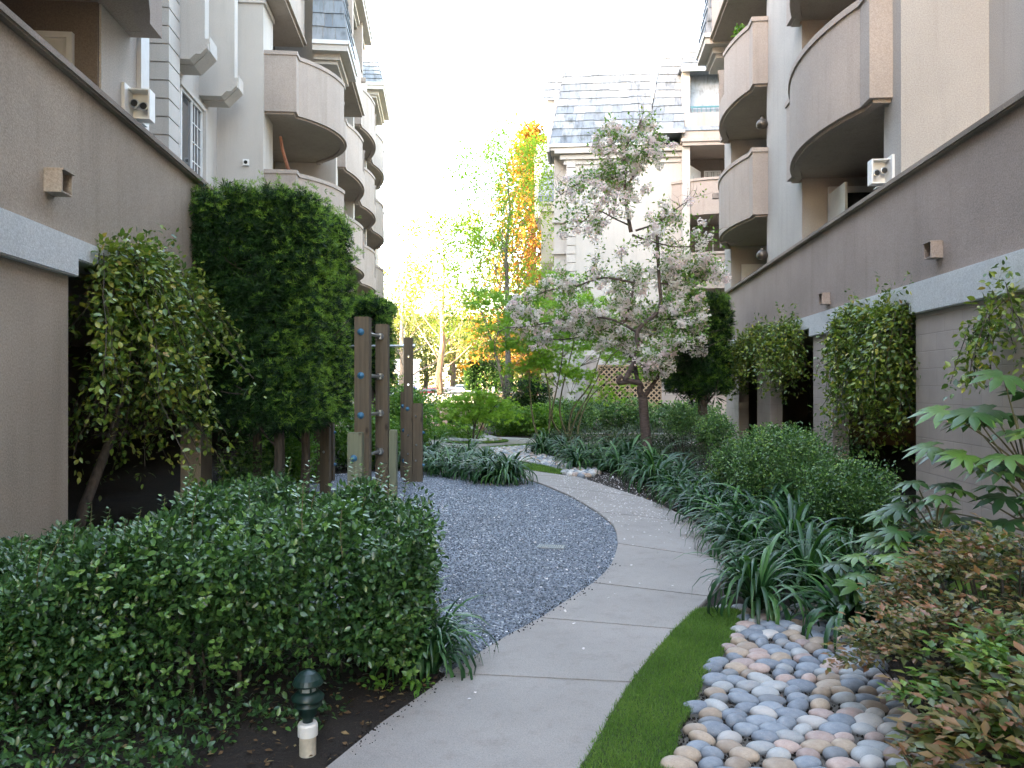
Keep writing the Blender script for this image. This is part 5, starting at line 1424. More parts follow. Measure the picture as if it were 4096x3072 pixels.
for px, py in ((768,575),(745,556),(792,562),(733,540),(762,541),(800,545),(712,524),(742,523),(775,525),(690,510),(722,508),(752,510),(790,528),(672,499),(700,496),(730,497),(655,490),(680,487),(640,482),(620,474),(604,470),(588,466),(655,478),(630,468),(572,462),(612,462),(541,456),(552,452),(562,456),(546,446),(577,470)): aga(px, py, random.Random(px).uniform(1.0,1.35), None, R_)
for px, py in ((424,470),(436,474),(450,476),(464,478),(478,480),(490,482),(503,484),(428,462),(442,464),(456,467),(470,469),(484,472),(497,476),(434,456),(452,459),(468,461),(486,465),(511,483),(400,468),(412,464)): aga(px, py+0, random.Random(px*3).uniform(.85,1.15), None, NB)
aga(412,658,.95,'strap leaved plant leaning over the gravel at the right end of the near hedge',None)
aga(432,672,.75,'small strap leaved plant beside the path below the near hedge',None)
used = 0
for i, (x, y, sc, note, grp) in enumerate(aga_places):
    src = AG[i % 6]
    o = src if i < 6 else src.copy()
    if i >= 6: col.objects.link(o)
    o.location = (x, y, .0); o.scale = (sc, sc, sc*random.Random(i).uniform(.85,1.1)); o.rotation_euler = (0, 0, i*1.7)
    for k_ in ('group','label'): 
        if k_ in o: del o[k_]
    lab = note or ('arching strap leaved clump in the row along the right edge of the path' if grp == R_ else 'arching strap leaved clump in the bed between the gravel and the far path')
    tag(o, lab, 'agapanthus', grp)

# ---- ground cover on the beds
lv = Leaves(91); r_ = np.random.RandomState(91)
def cover(poly, n, seed, h=.16, size=.045, m_=6):
    P = rnd_in(poly, n, seed)
    z = h*(.35+.65*np.random.RandomState(seed).rand(len(P)))*(1+.5*np.sin(P[:,0]*3)*np.sin(P[:,1]*2.2))
    lv.clumps(LEAF4, np.column_stack([P, z]), .10, m_, size, up=.3)
cover([(2.7,7.4),(4.6,6.9),(5.5,14),(5.9,21),(2.2,21.5),(2.6,17.5),(3.3,16.0),(3.2,12.8),(2.9,10.4)], 3600, 1, .16, .045)
cover([(2.2,5.6),(3.4,4.2),(4.4,4.2),(4.5,7.4),(2.5,7.6)], 900, 2, .25, .05)
cover([(1.5,17.6),(3.3,17.2),(6.2,22),(6.5,31),(1.8,25),(.9,21.6)], 2600, 3, .24, .065)
cover([(-3.6,14.2),(-1.6,15.8),(-2.2,18.5),(-3.8,20)], 700, 4, .2, .06)
cover([(-4.2,9.7),(-2.4,9.7),(-3.5,13.5),(-4.3,13.5)], 260, 5, .15, .05)
cover([(-4.6,3.3),(-.9,3.7),(-.7,5),(-4.6,5)], 160, 6, .06, .035, 3)
o = lv.build('ground_cover', M['l_cover']); o["kind"] = 'stuff'
# leaf litter on the soil
lv = Leaves(92)
for poly, n, s in (([(-3,2.2),(-.6,3.2),(-.35,4.4),(-1.0,5),(-3.5,4.4)], 1500, 7), ([(1.9,9.4),(4.6,9),(5,16),(1.8,15.5)], 1500, 8)):
    P = rnd_in(poly, n, s); N = len(P); q = np.random.RandomState(s)
    lv.add(LEAF4, np.column_stack([P, np.full(N,.012)]), q.normal(size=(N,3))*[1,1,.1], q.normal(size=(N,3))*.3+[0,0,1], .02+.025*q.rand(N))
o = lv.build('leaf_litter', leafmat('dry_leaf', [(0,(.05,.03,.018)),(.7,(.13,.08,.04)),(1,(.25,.19,.09))], .8, .1, .2)); o["kind"] = 'stuff'
# small ivy sprawl on the path edge
lv = Leaves(93); P = np.array([gp(x, y, 0) for x, y in ((372,694),(381,692),(388,697),(402,694),(412,692),(420,696),(408,688),(396,690),(424,692))]); P[:,2] = .05
lv.clumps(LEAF8, P-P[0], .045, 8, .038, up=.1, flat=.5); iv = lv.build('ivy_plant', M['l_fresh']); iv.location = tuple(P[0]); tag(iv, 'sprawling light green seedling on the path edge beside the garden light', 'ivy')

# ---- fatsia
def fatsia(c, trunks, label, seed, nl, petl=(.35,.6), size=(.16,.24), h=.8):
    rt = empty('fatsia_bush', (c[0],c[1],0)); tag(rt, label, 'fatsia'); rs_ = random.Random(seed); mb = MB(); lv = Leaves(seed)
    for (dx, dy, top) in trunks:
        mb.tube([(dx*.5,dy*.5,-.05),(dx*.8,dy,top*.55),(dx,dy,top)], [.024,.020,.016], 8)
        for k in range(nl):
            a = rs_.uniform(0, 6.28); el = rs_.uniform(.15,1.25); L = rs_.uniform(*petl)
            d = Vector((math.cos(a)*math.cos(el), math.sin(a)*math.cos(el)*.9, math.sin(el)))
            p0 = Vector((dx,dy,top-rs_.uniform(0,.22))); p1 = p0+d*L*.5; p2 = p0+d*L+Vector((0,0,-.04))
            mb.tube([p0,p1,p2], [.007,.0055,.0045], 5, cap=False)
            dd = Vector((math.cos(a), math.sin(a), -.15)); s = rs_.uniform(*size)
            lv.add(FATSIA, np.array([p2]), np.array([dd]), np.array([[rs_.uniform(-.3,.3), rs_.uniform(-.3,.3)-.15, 1.0]]), s, np.array([rs_.random()]))
    lv.build('leaves', M['l_fatsia'], rt); mb.build('stems', M['stem'], rt); return rt
fatsia((3.46,5.35,0), [(.0,.0,1.06),(.12,.12,.72)], 'tall fatsia bush with big lobed leaves at the right edge against the block wall', 111, 24, (.42,.74), (.19,.26))
fatsia((2.98,5.6,0), [(.0,.0,.66),(-.08,.15,.42),(.15,-.08,.35)], 'lower fatsia bush with glossy drooping lobed leaves left of the tall one', 112, 13, (.26,.42), (.14,.20))
fatsia((2.62,5.2,0), [(.0,.0,.30),(-.25,.05,.22)], 'ground level fatsia leaves spreading behind the agapanthus', 113, 12, (.25,.45), (.16,.21))
fatsia((3.3,4.5,0), [(.0,.0,.25)], 'fatsia leaves low down behind the red leaved bush', 114, 9, (.2,.35), (.13,.18))

# ---- nandina
def nandina(c, rad, h, n, mat, label, seed, size=.042):
    rt = empty('nandina_bush', (c[0],c[1],0)); tag(rt, label, 'nandina'); r_ = np.random.RandomState(seed); lv = Leaves(seed); mb = MB()
    for k in range(n):
        a = r_.rand()*6.28; q = r_.rand()**.5; tip = np.array([math.cos(a)*rad[0]*q, math.sin(a)*rad[1]*q, h*(.35+.65*(1-q*q)*.8+.2*r_.rand())])
        base = tip*[.5,.5,0]+[0,0,-.02]; mid = (tip+base)/2+[0,0,.05]
        if k % 3 == 0: mb.tube([tuple(base), tuple(mid), tuple(tip)], [.005,.004,.002], 4, cap=False)
        d = tip/np.linalg.norm(tip)*.5 + [math.cos(a)*.8, math.sin(a)*.8, .1]; d /= np.linalg.norm(d); s = np.cross(d, [0,0,1]); s /= np.linalg.norm(s)
        L = r_.uniform(.10,.20)
        for j in range(6):
            t = j/5.0; p = tip + d*L*t + [0,0,-.06*t*t]
            for sg in (-1, 1):
                dd = d*.6+s*sg*.9+[0,0,-.15]
                for e in range(2):
                    pp = p + dd*.035*e + s*sg*.01
                    lv.add(LEAF4, pp[None], (dd+r_.normal(size=3)*.35)[None], (np.array([0,0,1])+r_.normal(size=3)*.35)[None], size*r_.uniform(.7,1.25), np.array([r_.rand()]))
        lv.add(LEAF4, (tip+d*L)[None], (d+[0,0,-.2])[None], np.array([[0,0,1.0]]), size*1.2, np.array([r_.rand()]))
    lv.build('foliage', M[mat], rt); mb.build('stems', M['stem_dark'], rt); return rt
nandina((2.75,4.35), (.62,.55), .74, 210, 'l_nandina', 'bronze red leaved nandina bush in front of the fatsia', 121, .048)
nandina((2.1,3.75), (.42,.40), .50, 120, 'l_nandina', 'mixed red and green nandina bush leaning over the cobbles', 122, .045)
nandina((2.25,3.15), (.50,.45), .58, 130, 'l_nandina_g', 'fresh green nandina bush in the bottom right corner', 123, .058)
nandina((1.9,2.75), (.40,.30), .48, 90, 'l_nandina', 'nearest dull red nandina bush at the bottom right edge of the photo', 124, .065)
# ---------------------------------------------------------------- cherry tree
def P3(px, py, Y): return at(px, Y, py)
def limb(mb, pts, r0, r1, seg=8):
    # smooth a polyline of (px,py,Y) seen points into a tapering limb
    P = [P3(*p) for p in pts]; S = [P[0]]
    for i in range(len(P)-1):
        p0 = P[max(i-1,0)]; p1 = P[i]; p2 = P[i+1]; p3 = P[min(i+2,len(P)-1)]
        for t in (.33,.66,1.0): S.append(.5*((2*p1)+(-p0+p2)*t+(2*p0-5*p1+4*p2-p3)*t*t+(-p0+3*p1-3*p2+p3)*t**3))
    n = len(S); base = MBo; mb.tube([p-base for p in S], [r0+(r1-r0)*(i/(n-1))**.8 for i in range(n)], seg)
    return S
cb = at(646, 17.6, z=0); MBo = Vector((cb.x, cb.y, 0))
CT = empty('cherry_tree', tuple(MBo)); tag(CT, 'cherry tree in white and pale pink blossom with a forked ringed trunk', 'tree')
mb = MB(); Sk = []
def q7(x, y): return ((1900+x/1.8436)/4, (1100+y/1.8436)/4)
def q3(x, y): return ((2000+x/1.659)/4, (y/1.659)/4)
def L7(pts, Y, r0, r1, dY=0.0, f=q7, seg=8):
    S = limb(mb, [(*f(x, y), Y + dY*i/max(1,len(pts)-1)) for i, (x, y) in enumerate(pts)], r0, r1, seg); Sk.append((S, r1)); return S
L7([(1285,1385),(1262,1200),(1248,1050),(1238,900)], 17.6, .125, .10)
L7([(1238,920),(1215,850),(1215,800),(1130,780),(1100,765)], 17.6, .075, .058, -.15)
L7([(1140,785),(1060,795),(1065,760),(1085,745)], 17.5, .055, .045, -.1)
L7([(1105,780),(1150,690),(1185,620),(1200,520),(1195,430),(1240,360),(1330,290),(1370,200),(1360,60),(1350,-150),(1345,-300)], 17.45, .062, .035, .1)
L7([(1238,920),(1275,860),(1330,780),(1390,700),(1450,600),(1500,520)], 17.6, .06, .022, -.4)
L7([(1215,810),(1190,740),(1175,650),(1120,540),(1040,490),(1000,470)], 17.6, .05, .04, .4)
L7([(1230,500),(1290,440),(1340,380),(1400,250),(1480,140),(1560,20)], 17.6, .05, .02, .5)
L7([(1050,490),(1030,400),(1110,340),(1160,150),(1180,0)], 18.0, .045, .02, .3)
# upper leader from the top zoom
L7([(870,1540),(845,1400),(830,1250),(825,1100),(840,960),(890,900),(940,790)], 17.8, .045, .018, -.2, q3)
L7([(815,1210),(770,1130),(700,1000),(650,910)], 17.8, .026, .012, .3, q3)
L7([(855,1215),(920,1110),(990,1000),(1060,900)], 17.8, .028, .012, -.3, q3)
L7([(800,1210),(720,1170),(600,1185),(500,1230),(400,1290)], 17.8, .026, .008, .5, q3)
L7([(870,1500),(760,1450),(640,1400),(520,1500)], 17.8, .024, .008, -.6, q3)
L7([(900,1530),(1040,1480),(1150,1400),(1280,1310)], 17.8, .026, .008, -.4, q3)
L7([(880,1560),(1000,1600),(1200,1640),(1420,1600)], 17.8, .028, .008, -.8, q3)
L7([(1180,60),(950,20),(750,80),(520,120),(300,230)], 18.0, .03, .008, -.5)
L7([(1190,420),(1020,330),(830,310),(600,340),(400,380),(170,420),(150,680)], 17.6, .03, .007, -.9)
L7([(1330,300),(1420,330),(1560,300),(1700,230)], 17.6, .025, .007, -.5)
L7([(1390,700),(1440,560),(1560,520),(1700,540)], 17.4, .022, .007, -.7)
L7([(1130,640),(1200,640),(1320,720),(1400,660)], 17.3, .02, .007, -.6)
L7([(1360,60),(1500,60),(1650,-40),(1760,0)], 17.6, .024, .007, .6)
L7([(1100,330),(900,420),(700,470),(470,480)], 17.8, .024, .007, .7)
rs_ = random.Random(77); tips = []; tw = []
pts_all = []
for S, r1 in Sk[4:]:
    n = len(S)
    for i, p in enumerate(S):
        if i < n*.25: continue
        for k in range(3):
            d = Vector((rs_.uniform(-1,1), rs_.uniform(-1,1), rs_.uniform(-.5,.9)))
            grow(mb, rs_, tuple(p-MBo), d, rs_.uniform(.25,.50), .007, 1, tips, .7, .0, n=3, kids=(1,2), seg=4, twigs=tw)
mb.build('trunk', M['bark_cherry'], CT, smooth=True)
T_ = np.array([t[0] for t in tips] + tw); r_ = np.random.RandomState(78)
# keep the crown inside the outline seen in the photo
def keep(P, poly):
    W = P + np.array(MBo); px = 512+FPX*W[:,0]/W[:,1]; py = 386-FPX*(W[:,2]-CAM_H)/W[:,1]
    return in_poly(np.column_stack([px, py]), poly)
crown_poly = [(608,118),(640,112),(662,118),(676,150),(670,176),(650,190),(648,200),(690,205),(700,190),(724,255),(722,288),(704,300),(708,330),(700,352),(680,340),(668,372),(650,372),(632,350),(612,345),(590,340),(560,322),(545,350),(520,352),(508,330),(512,300),(545,275),(560,262),(545,232),(552,190),(572,178),(590,168),(590,140)]
T_ = T_[keep(T_, crown_poly)]; T_ = T_[(T_[:,2] < 4.6) | (r_.rand(len(T_)) < .62)]
lv = Leaves(79)
sel = T_[r_.rand(len(T_)) < .29]
lv.clumps(POM, sel + r_.normal(size=sel.shape)*.06 + [0,0,-.05], .12, 28, .037, flat=.9, jr=.35)
bl = lv.build('blossom', M['blossom'], CT)
lv = Leaves(80); lv.clumps(LEAF4, T_, .16, 5, .085, up=.1, droop=.1, jr=.6); lv.build('leaves', M['l_cherry'], CT)

# ---------------------------------------------------------------- japanese maples
def maple(base, Y, stem_pts, label, seed, layers, size=.075, r0=.035, mm=9, name='maple_tree', base_xy=None):
    global MBo
    MBo = Vector((at(base, Y, z=0).x, Y, 0)); rt = empty(name, tuple(MBo)); tag(rt, label, 'tree'); mb = MB(); rs_ = random.Random(seed)
    for pts in stem_pts:
        limb(mb, pts, r0, .010, 7)
    lv = Leaves(seed); r_ = np.random.RandomState(seed); tips = []
    for (px, py, dy, wpx, hpx, n) in layers:
        c = at(px, Y+dy, py)-MBo; w = wpx/FPX*Y; h = hpx/FPX*Y
        n = int(n*2.6)
        P = np.column_stack([r_.normal(size=n)*w*.5, r_.normal(size=n)*w*.45, r_.normal(size=n)*h*.28]); P[:,2] -= .16*(P[:,0]**2+P[:,1]**2)/max(w,.1)
        P += np.array(c); lv.clumps(MAPLE, P, .15, mm, size*1.05, up=-.05, flat=.35, out=.9, droop=.1, jr=.5)
        for k in range(max(2, n//16)):
            q = P[r_.randint(n)]; o_ = np.array(c)*[.4,.4,1] - [0,0,h*.8+.3]
            mb.tube([tuple(o_), tuple((o_+q)/2+[0,0,.08]), tuple(q)], [.010,.006,.003], 4, cap=False)
    lv.build('crown', M['l_maple'], rt); mb.build('trunk', M['stem'] if name != 'dwarf_maple' else M['stem_dark'], rt, smooth=True); return rt
maple(567, 22.4, [[(569,441,22.4),(560,415,22.3),(562,390,22.2),(572,350,22),(578,320,22)],[(568,441,22.4),(572,410,22.4),(590,385,22.5),(600,355,22.5),(608,330,22.6)],
   [(567,441,22.4),(552,420,22),(556,392,21.8),(562,360,21.6),(563,335,21.6)],[(577,442,22.6),(580,420,22.6),(592,395,22.8),(620,372,23)],[(568,441,22.4),(575,420,22.3),(588,396,22.2),(612,355,22),(640,338,22)]],
   'multi stemmed green maple left of the cherry trunk', 131,
   [(560,335,0,44,14,40),(600,345,.4,44,14,40),(580,300,.2,40,16,40),(625,355,.6,34,14,26),(545,365,-.3,34,16,30),(575,375,.2,36,12,24),(600,392,.8,30,14,16),(560,275,.5,24,14,18),(640,375,1,24,16,14),(590,320,-.2,50,12,30),(625,325,.3,36,12,22)], size=.085, mm=8)
maple(536, 22.0, [[(540,443,22),(533,420,22),(530,390,22),(528,350,22),(526,325,22)],[(548,442,22),(550,405,22),(545,370,22),(535,345,22),(520,330,22)]],
   'slender maple with layered leaves reaching left over the far path', 132,
   [(520,318,0,40,14,34),(495,300,0,36,16,30),(530,340,0,46,14,40),(510,345,.4,36,14,28),(540,360,0,34,14,22),(500,325,-.4,30,14,22),(548,318,.2,34,14,24),(478,292,.6,18,10,10),(520,370,0,30,14,14),(535,300,.3,34,14,22)], size=.085, mm=8)
maple(474.5, 22.5, [[(473,439,22.5),(474,428,22.5),(480,412,22.5),(484,400,22.5),(478,392,22.5)],[(476,439,22.5),(480,430,22.5),(486,417,22.5),(497,404,22.5)],[(473,439,22.5),(474,425,22.5),(468,410,22.5),(460,400,22.5)]],
   'small bright green dwarf maple on the round lawn island', 133,
   [(475,397,0,30,8,34),(495,402,0,26,8,26),(458,403,0,24,8,22),(478,410,0,38,10,36),(462,417,.2,28,9,24),(496,414,0,22,9,20),(484,393,0,20,6,14)], size=.075, r0=.025, mm=9, name='dwarf_maple')

# ---------------------------------------------------------------- trees beyond the garden
def bigtree(name, px, Y, h, label, mat, bark, seed, r, limbs, clumps, size, rad=.5, mm=7, up=.2, T=LEAF4, grp=None, cat='tree', spread=.55, trunk_pts=None, depth=2, llen=None):
    global MBo
    MBo = Vector((at(px, Y, z=0).x, Y, 0)); rt = empty(name, tuple(MBo)); tag(rt, label, cat, grp); mb = MB(); rs_ = random.Random(seed); tips = []; tw = []
    tp = trunk_pts or [(0,0,-.1),(.1,0,h*.3),(-.05,.1,h*.6),(.1,0,h*.92)]
    tp = [Vector(p) for p in tp]; n = len(tp); mb.tube(tp, [r*(1-.85*i/(n-1)) for i in range(n)], 9)
    for k in range(limbs):
        t = .22+.74*k/max(1,limbs-1); f = t*(n-1); i = min(int(f), n-2); p = tp[i].lerp(tp[i+1], f-i); a = k*2.4+rs_.uniform(-.4,.4)
        L = (llen or h*.3)*(1.15-.8*t); d = Vector((math.cos(a), math.sin(a), spread+rs_.uniform(-.1,.35)))
        grow(mb, rs_, tuple(p), d, L, r*.22*(1.15-t), depth, tips, .55, .12, n=3, seg=5, twigs=tw)
    mb.build('trunk', M[bark], rt, smooth=True)
    r_ = np.random.RandomState(seed); P = np.array([t[0] for t in tips]+tw); 
    if len(P) > clumps: P = P[r_.permutation(len(P))[:clumps]]
    lv = Leaves(seed); lv.clumps(T, P, rad, mm, size, up=up, jr=.5); lv.build('crown', M[mat], rt)
    return rt
# plane tree whose pale trunk stands just past the garden
bigtree('plane_tree', 442, 58, 13.0, 'sunlit plane tree with pale pinkish trunk and golden leaves beyond the garden', 'l_plane', 'bark_plane', 141, .30, 15, 1700, .26, .75, 10, spread=.75,
        trunk_pts=[(0,0,-.1),(-.25,0,2.4),(.05,0,4.6),(0,0,7.0),(.1,0,9.5),(.15,0,12.4)], llen=4.6)
bigtree('plane_tree', 402, 66, 10.0, 'lower golden plane tree left of the pale trunk', 'l_plane', 'bark_grey', 142, .4, 12, 1300, .28, .75, 7, spread=.5, llen=4.6)
bigtree('young_tree', 507, 40, 13.0, 'tall thin grey trunked tree with sparse young leaves against the sky', 'l_tall', 'bark_grey', 143, .17, 30, 3000, .15, .5, 9, spread=1.0,
        trunk_pts=[(0,0,-.1),(.05,0,3),(0,0,6.5),(-.05,0,8.5),(.15,.1,10.4),(-.05,0,12.9)], llen=3.9, depth=2)
bigtree('young_tree', 487, 44, 9.5, 'lower sparse tree with a leaning dark stem left of the tall thin tree', 'l_tall', 'bark_grey', 144, .10, 18, 2000, .16, .5, 10, spread=1.0,
        trunk_pts=[(1.2,0,-.1),(.6,0,3),(-.4,0,6.0),(-1.2,0,9.3)], llen=3.2, depth=2)
# redwood lit orange behind the wing corner
MBo = Vector((at(531, 57, z=0).x, 57, 0)); rt = empty('redwood_tree', tuple(MBo)); tag(rt, 'tall narrow redwood glowing orange in the low sun beside the building corner', 'tree')
mb = MB(); mb.tube([(0,0,-.1),(0,0,7),(.1,0,14),(0,0,20.5)], [.55,.42,.25,.04], 9); rs_ = random.Random(9); C = []
for k in range(150):
    t = k/150; z = 3+17.3*t; a = k*2.4; L = (5.0*(1-t)**.75+.6)*rs_.uniform(.75,1.15); e = Vector((math.cos(a)*L, math.sin(a)*L, z-.25*L))
    mb.tube([(0,0,z),(e.x*.5,e.y*.5,z+.05),tuple(e)], [.05,.035,.015], 4, cap=False)
    for j in range(7): C.append((e.x*(j+1)/7, e.y*(j+1)/7, z-.25*L*((j+1)/7)**2))
mb.build('trunk', M['bark_red'], rt, smooth=True)
lv = Leaves(145); lv.clumps(LEAF4, np.array(C), .45, 13, .34, up=-.1, droop=.2, flat=.6); lv.build('crown', M['l_redwood'], rt)
# background park trees
bg = [(372,96,9,.9,'leafy tree at the far left behind the white gateway'),(398,104,12.5,1,'round golden tree behind the white gateway'),(425,110,11,1.1,'broad dull green tree behind the pale trunked plane'),(452,98,12,1,'green park tree right of the pale trunked plane'),
      (474,108,10.5,1,'dusty green tree in the middle of the far park'),(494,95,10,1,'leafy tree behind the clipped ficus hedge'),(520,90,11,1,'shadowed tree behind the redwood'),(548,92,9,1,'far right park tree next to the cream building')]
for i, (px, Y, h, k, lab) in enumerate(bg):
    MBo = Vector((at(px, Y, z=0).x, Y, 0)); rt = empty('park_tree', tuple(MBo)); tag(rt, lab, 'tree', 'trees in the far park')
    lv = Leaves(150+i); P = np.concatenate([shell_blob(380, (0,0,h*.62), (3.6*k,3.0,h*.40), 150+i, thick=.5, lump=.3)]); lv.clumps(LEAF4, P, .75, 8, .42, up=.2, jr=.5); lv.build('crown', M['l_far'], rt)
    mb = MB(); rs_ = random.Random(i); tips = []
    mb.tube([(0,0,-.1),(.2,0,h*.3),(0,0,h*.7)], [.38,.3,.1], 8)
    for q in range(6): grow(mb, rs_, (0.1,0,h*(.22+.07*q)), (rs_.uniform(-1,1),rs_.uniform(-1,1),.7), 2.4, .12, 1, tips, .5, .2, seg=5)
    mb.build('trunk', M['bark'], rt)
lv = Leaves(170); P = box_shell(2600, -26, 22, 118, 124, .2, 11.5, 170, .8, .8, 'ft'); lv.clumps(LEAF4, P, .9, 7, .55); o = lv.build('far_woods', M['l_far']); o["kind"] = 'stuff'

# clipped ficus hedge on stems, above a low wall
FXY = 55.0
FH = empty('ficus_hedge', (at(487,FXY,z=0).x, FXY, 0)); tag(FH, 'dark clipped ficus hedge raised above the low beige wall across the road', 'hedge')
x0, x1 = at(467,FXY,z=0).x-FH.location.x, at(510,FXY,z=0).x-FH.location.x
lv = Leaves(171); lv.clumps(LEAF4, box_shell(1500, x0,x1,0,1.8,1.35,3.15,171,.3,.1,'flrt'), .22, 12, .17, up=.2); lv.build('foliage', M['l_podo'], FH)
mb = MB()
for k in range(4): mb.tube([(x0+.5+k*(x1-x0-1)/3,.9,-.1),(x0+.6+k*(x1-x0-1)/3,.9,1.6)], .09, 7)
mb.build('trunk', M['bark'], FH)
mb = MB(); xw0, xw1 = at(486,53,z=0).x, at(512,53,z=0).x; mb.box(xw0,xw1,53,53.25,-.1,1.12); gw = mb.build('garden_wall', M['podium'], None, bevel=.01); tag(gw, 'low beige stucco wall with a pale cap below the clipped ficus hedge', 'wall')
mb = MB(); mb.box(xw0-.05,xw1+.05,52.95,53.3,1.121,1.22); mb.build('coping', M['band'], gw)
mb = MB(); xb = at(493.3,52,z=0).x; mb.box(xb-.09,xb+.09,51.9,52.06,-.1,1.55); o = mb.build('marker_post', M['white'], None, bevel=.01); tag(o, 'small white marker post standing against the low beige wall', 'post')

# white arched gateway
GY = 80.0; gx1 = at(417.8,GY,z=0).x; gx0 = gx1-9.5
GW = empty('gateway', (gx1, GY, 0)); tag(GW, 'white arched gateway with a square pillar across the far road', 'gateway')
mb = MB(); mb.box(-1.35,0,0,1.2,-.1,4.1); mb.box(-1.45,.1,-.1,1.3,-.1,.35); mb.box(-1.4,.05,-.05,1.25,3.45,3.6); mb.build('pillar', M['white'], GW)
mb = MB(); mb.box(-9.5,-8.2,0,1.2,-.1,4.1); mb.build('pillar', M['white'], GW)
mb = MB(); n = 14; pts = []
for i in range(n+1):
    t = i/n; x = -8.2+6.85*t; pts.append((x, 3.35-.9*(abs(2*t-1))**2.4))
V = []; F = []
for (x, z) in pts: V += [(x,.1,z),(x,1.1,z),(x,1.1,4.0),(x,.1,4.0)]
for i in range(n):
    a = 4*i; b_ = a+4
    for k in range(4): F.append((a+k, a+(k+1)%4, b_+(k+1)%4, b_+k))
F += [(0,3,2,1), (4*n,4*n+1,4*n+2,4*n+3)]
mb.add(V, F); mb.build('arch', M['white'], GW)
mb = MB(); mb.box(-9.7,.2,-.15,1.35,4.1,4.3); mb.build('cornice', M['white'], GW)
# unseen low building added on the left to block the sun from the far road
NB_ = empty('shade_building', (-35, 78, 0)); tag(NB_, 'unseen low tan building added on the left to shade the far road', 'building')
mb = MB(); mb.box(-11,11,-32,32,-.1,8.2); mb.build('wall', M['cream'], NB_)
mb = MB(); mb.box(-11.4,11.4,-32.4,32.4,8.2,8.6); mb.build('roof', M['asphalt'], NB_)
for k in range(12):
    for z in (1.0, 4.6):
        mb = MB(); mb.box(11.0,11.06,-30+5.2*k,-28+5.2*k,z,z+1.9); w_ = mb.build('window', M['white'], NB_)
        mb = MB(); mb.box(11.06,11.07,-29.9+5.2*k,-28.1+5.2*k,z+.1,z+1.8); mb.build('pane', M['glass'], w_)
# flags on poles seen under the arch
for px, c, lab in ((398.3,(.05,.06,.25),'flagpole with a dark blue flag under the white arch'),(400.9,(.12,.14,.45),'flagpole with a bright blue flag under the white arch'),(403.3,(.5,.12,.1),'flagpole with a red and white flag under the white arch')):
    fp = empty('flagpole', (at(px,92,z=0).x, 92, 0)); tag(fp, lab, 'flagpole')
    mb = MB(); mb.tube([(0,0,-.1),(0,0,4.6)], [.05,.035], 8); mb.lathe((0,0,4.6), [(0,0),(.07,.04),(.05,.1),(0,.12)], 8); mb.build('pole', M['white'], fp)
    mb = MB(); V = []; F = []
    for i in range(6):
        x = -.03-.06*i; y = .05*math.sin(i*1.8); V += [(x,y,3.1+.05*i),(x,y,4.5-.02*i)]
        if i: F.append((2*i-2,2*i-1,2*i+1,2*i))
    mb.add(V, F); mb.build('flag', plain('flag_cloth', c, .7), fp)

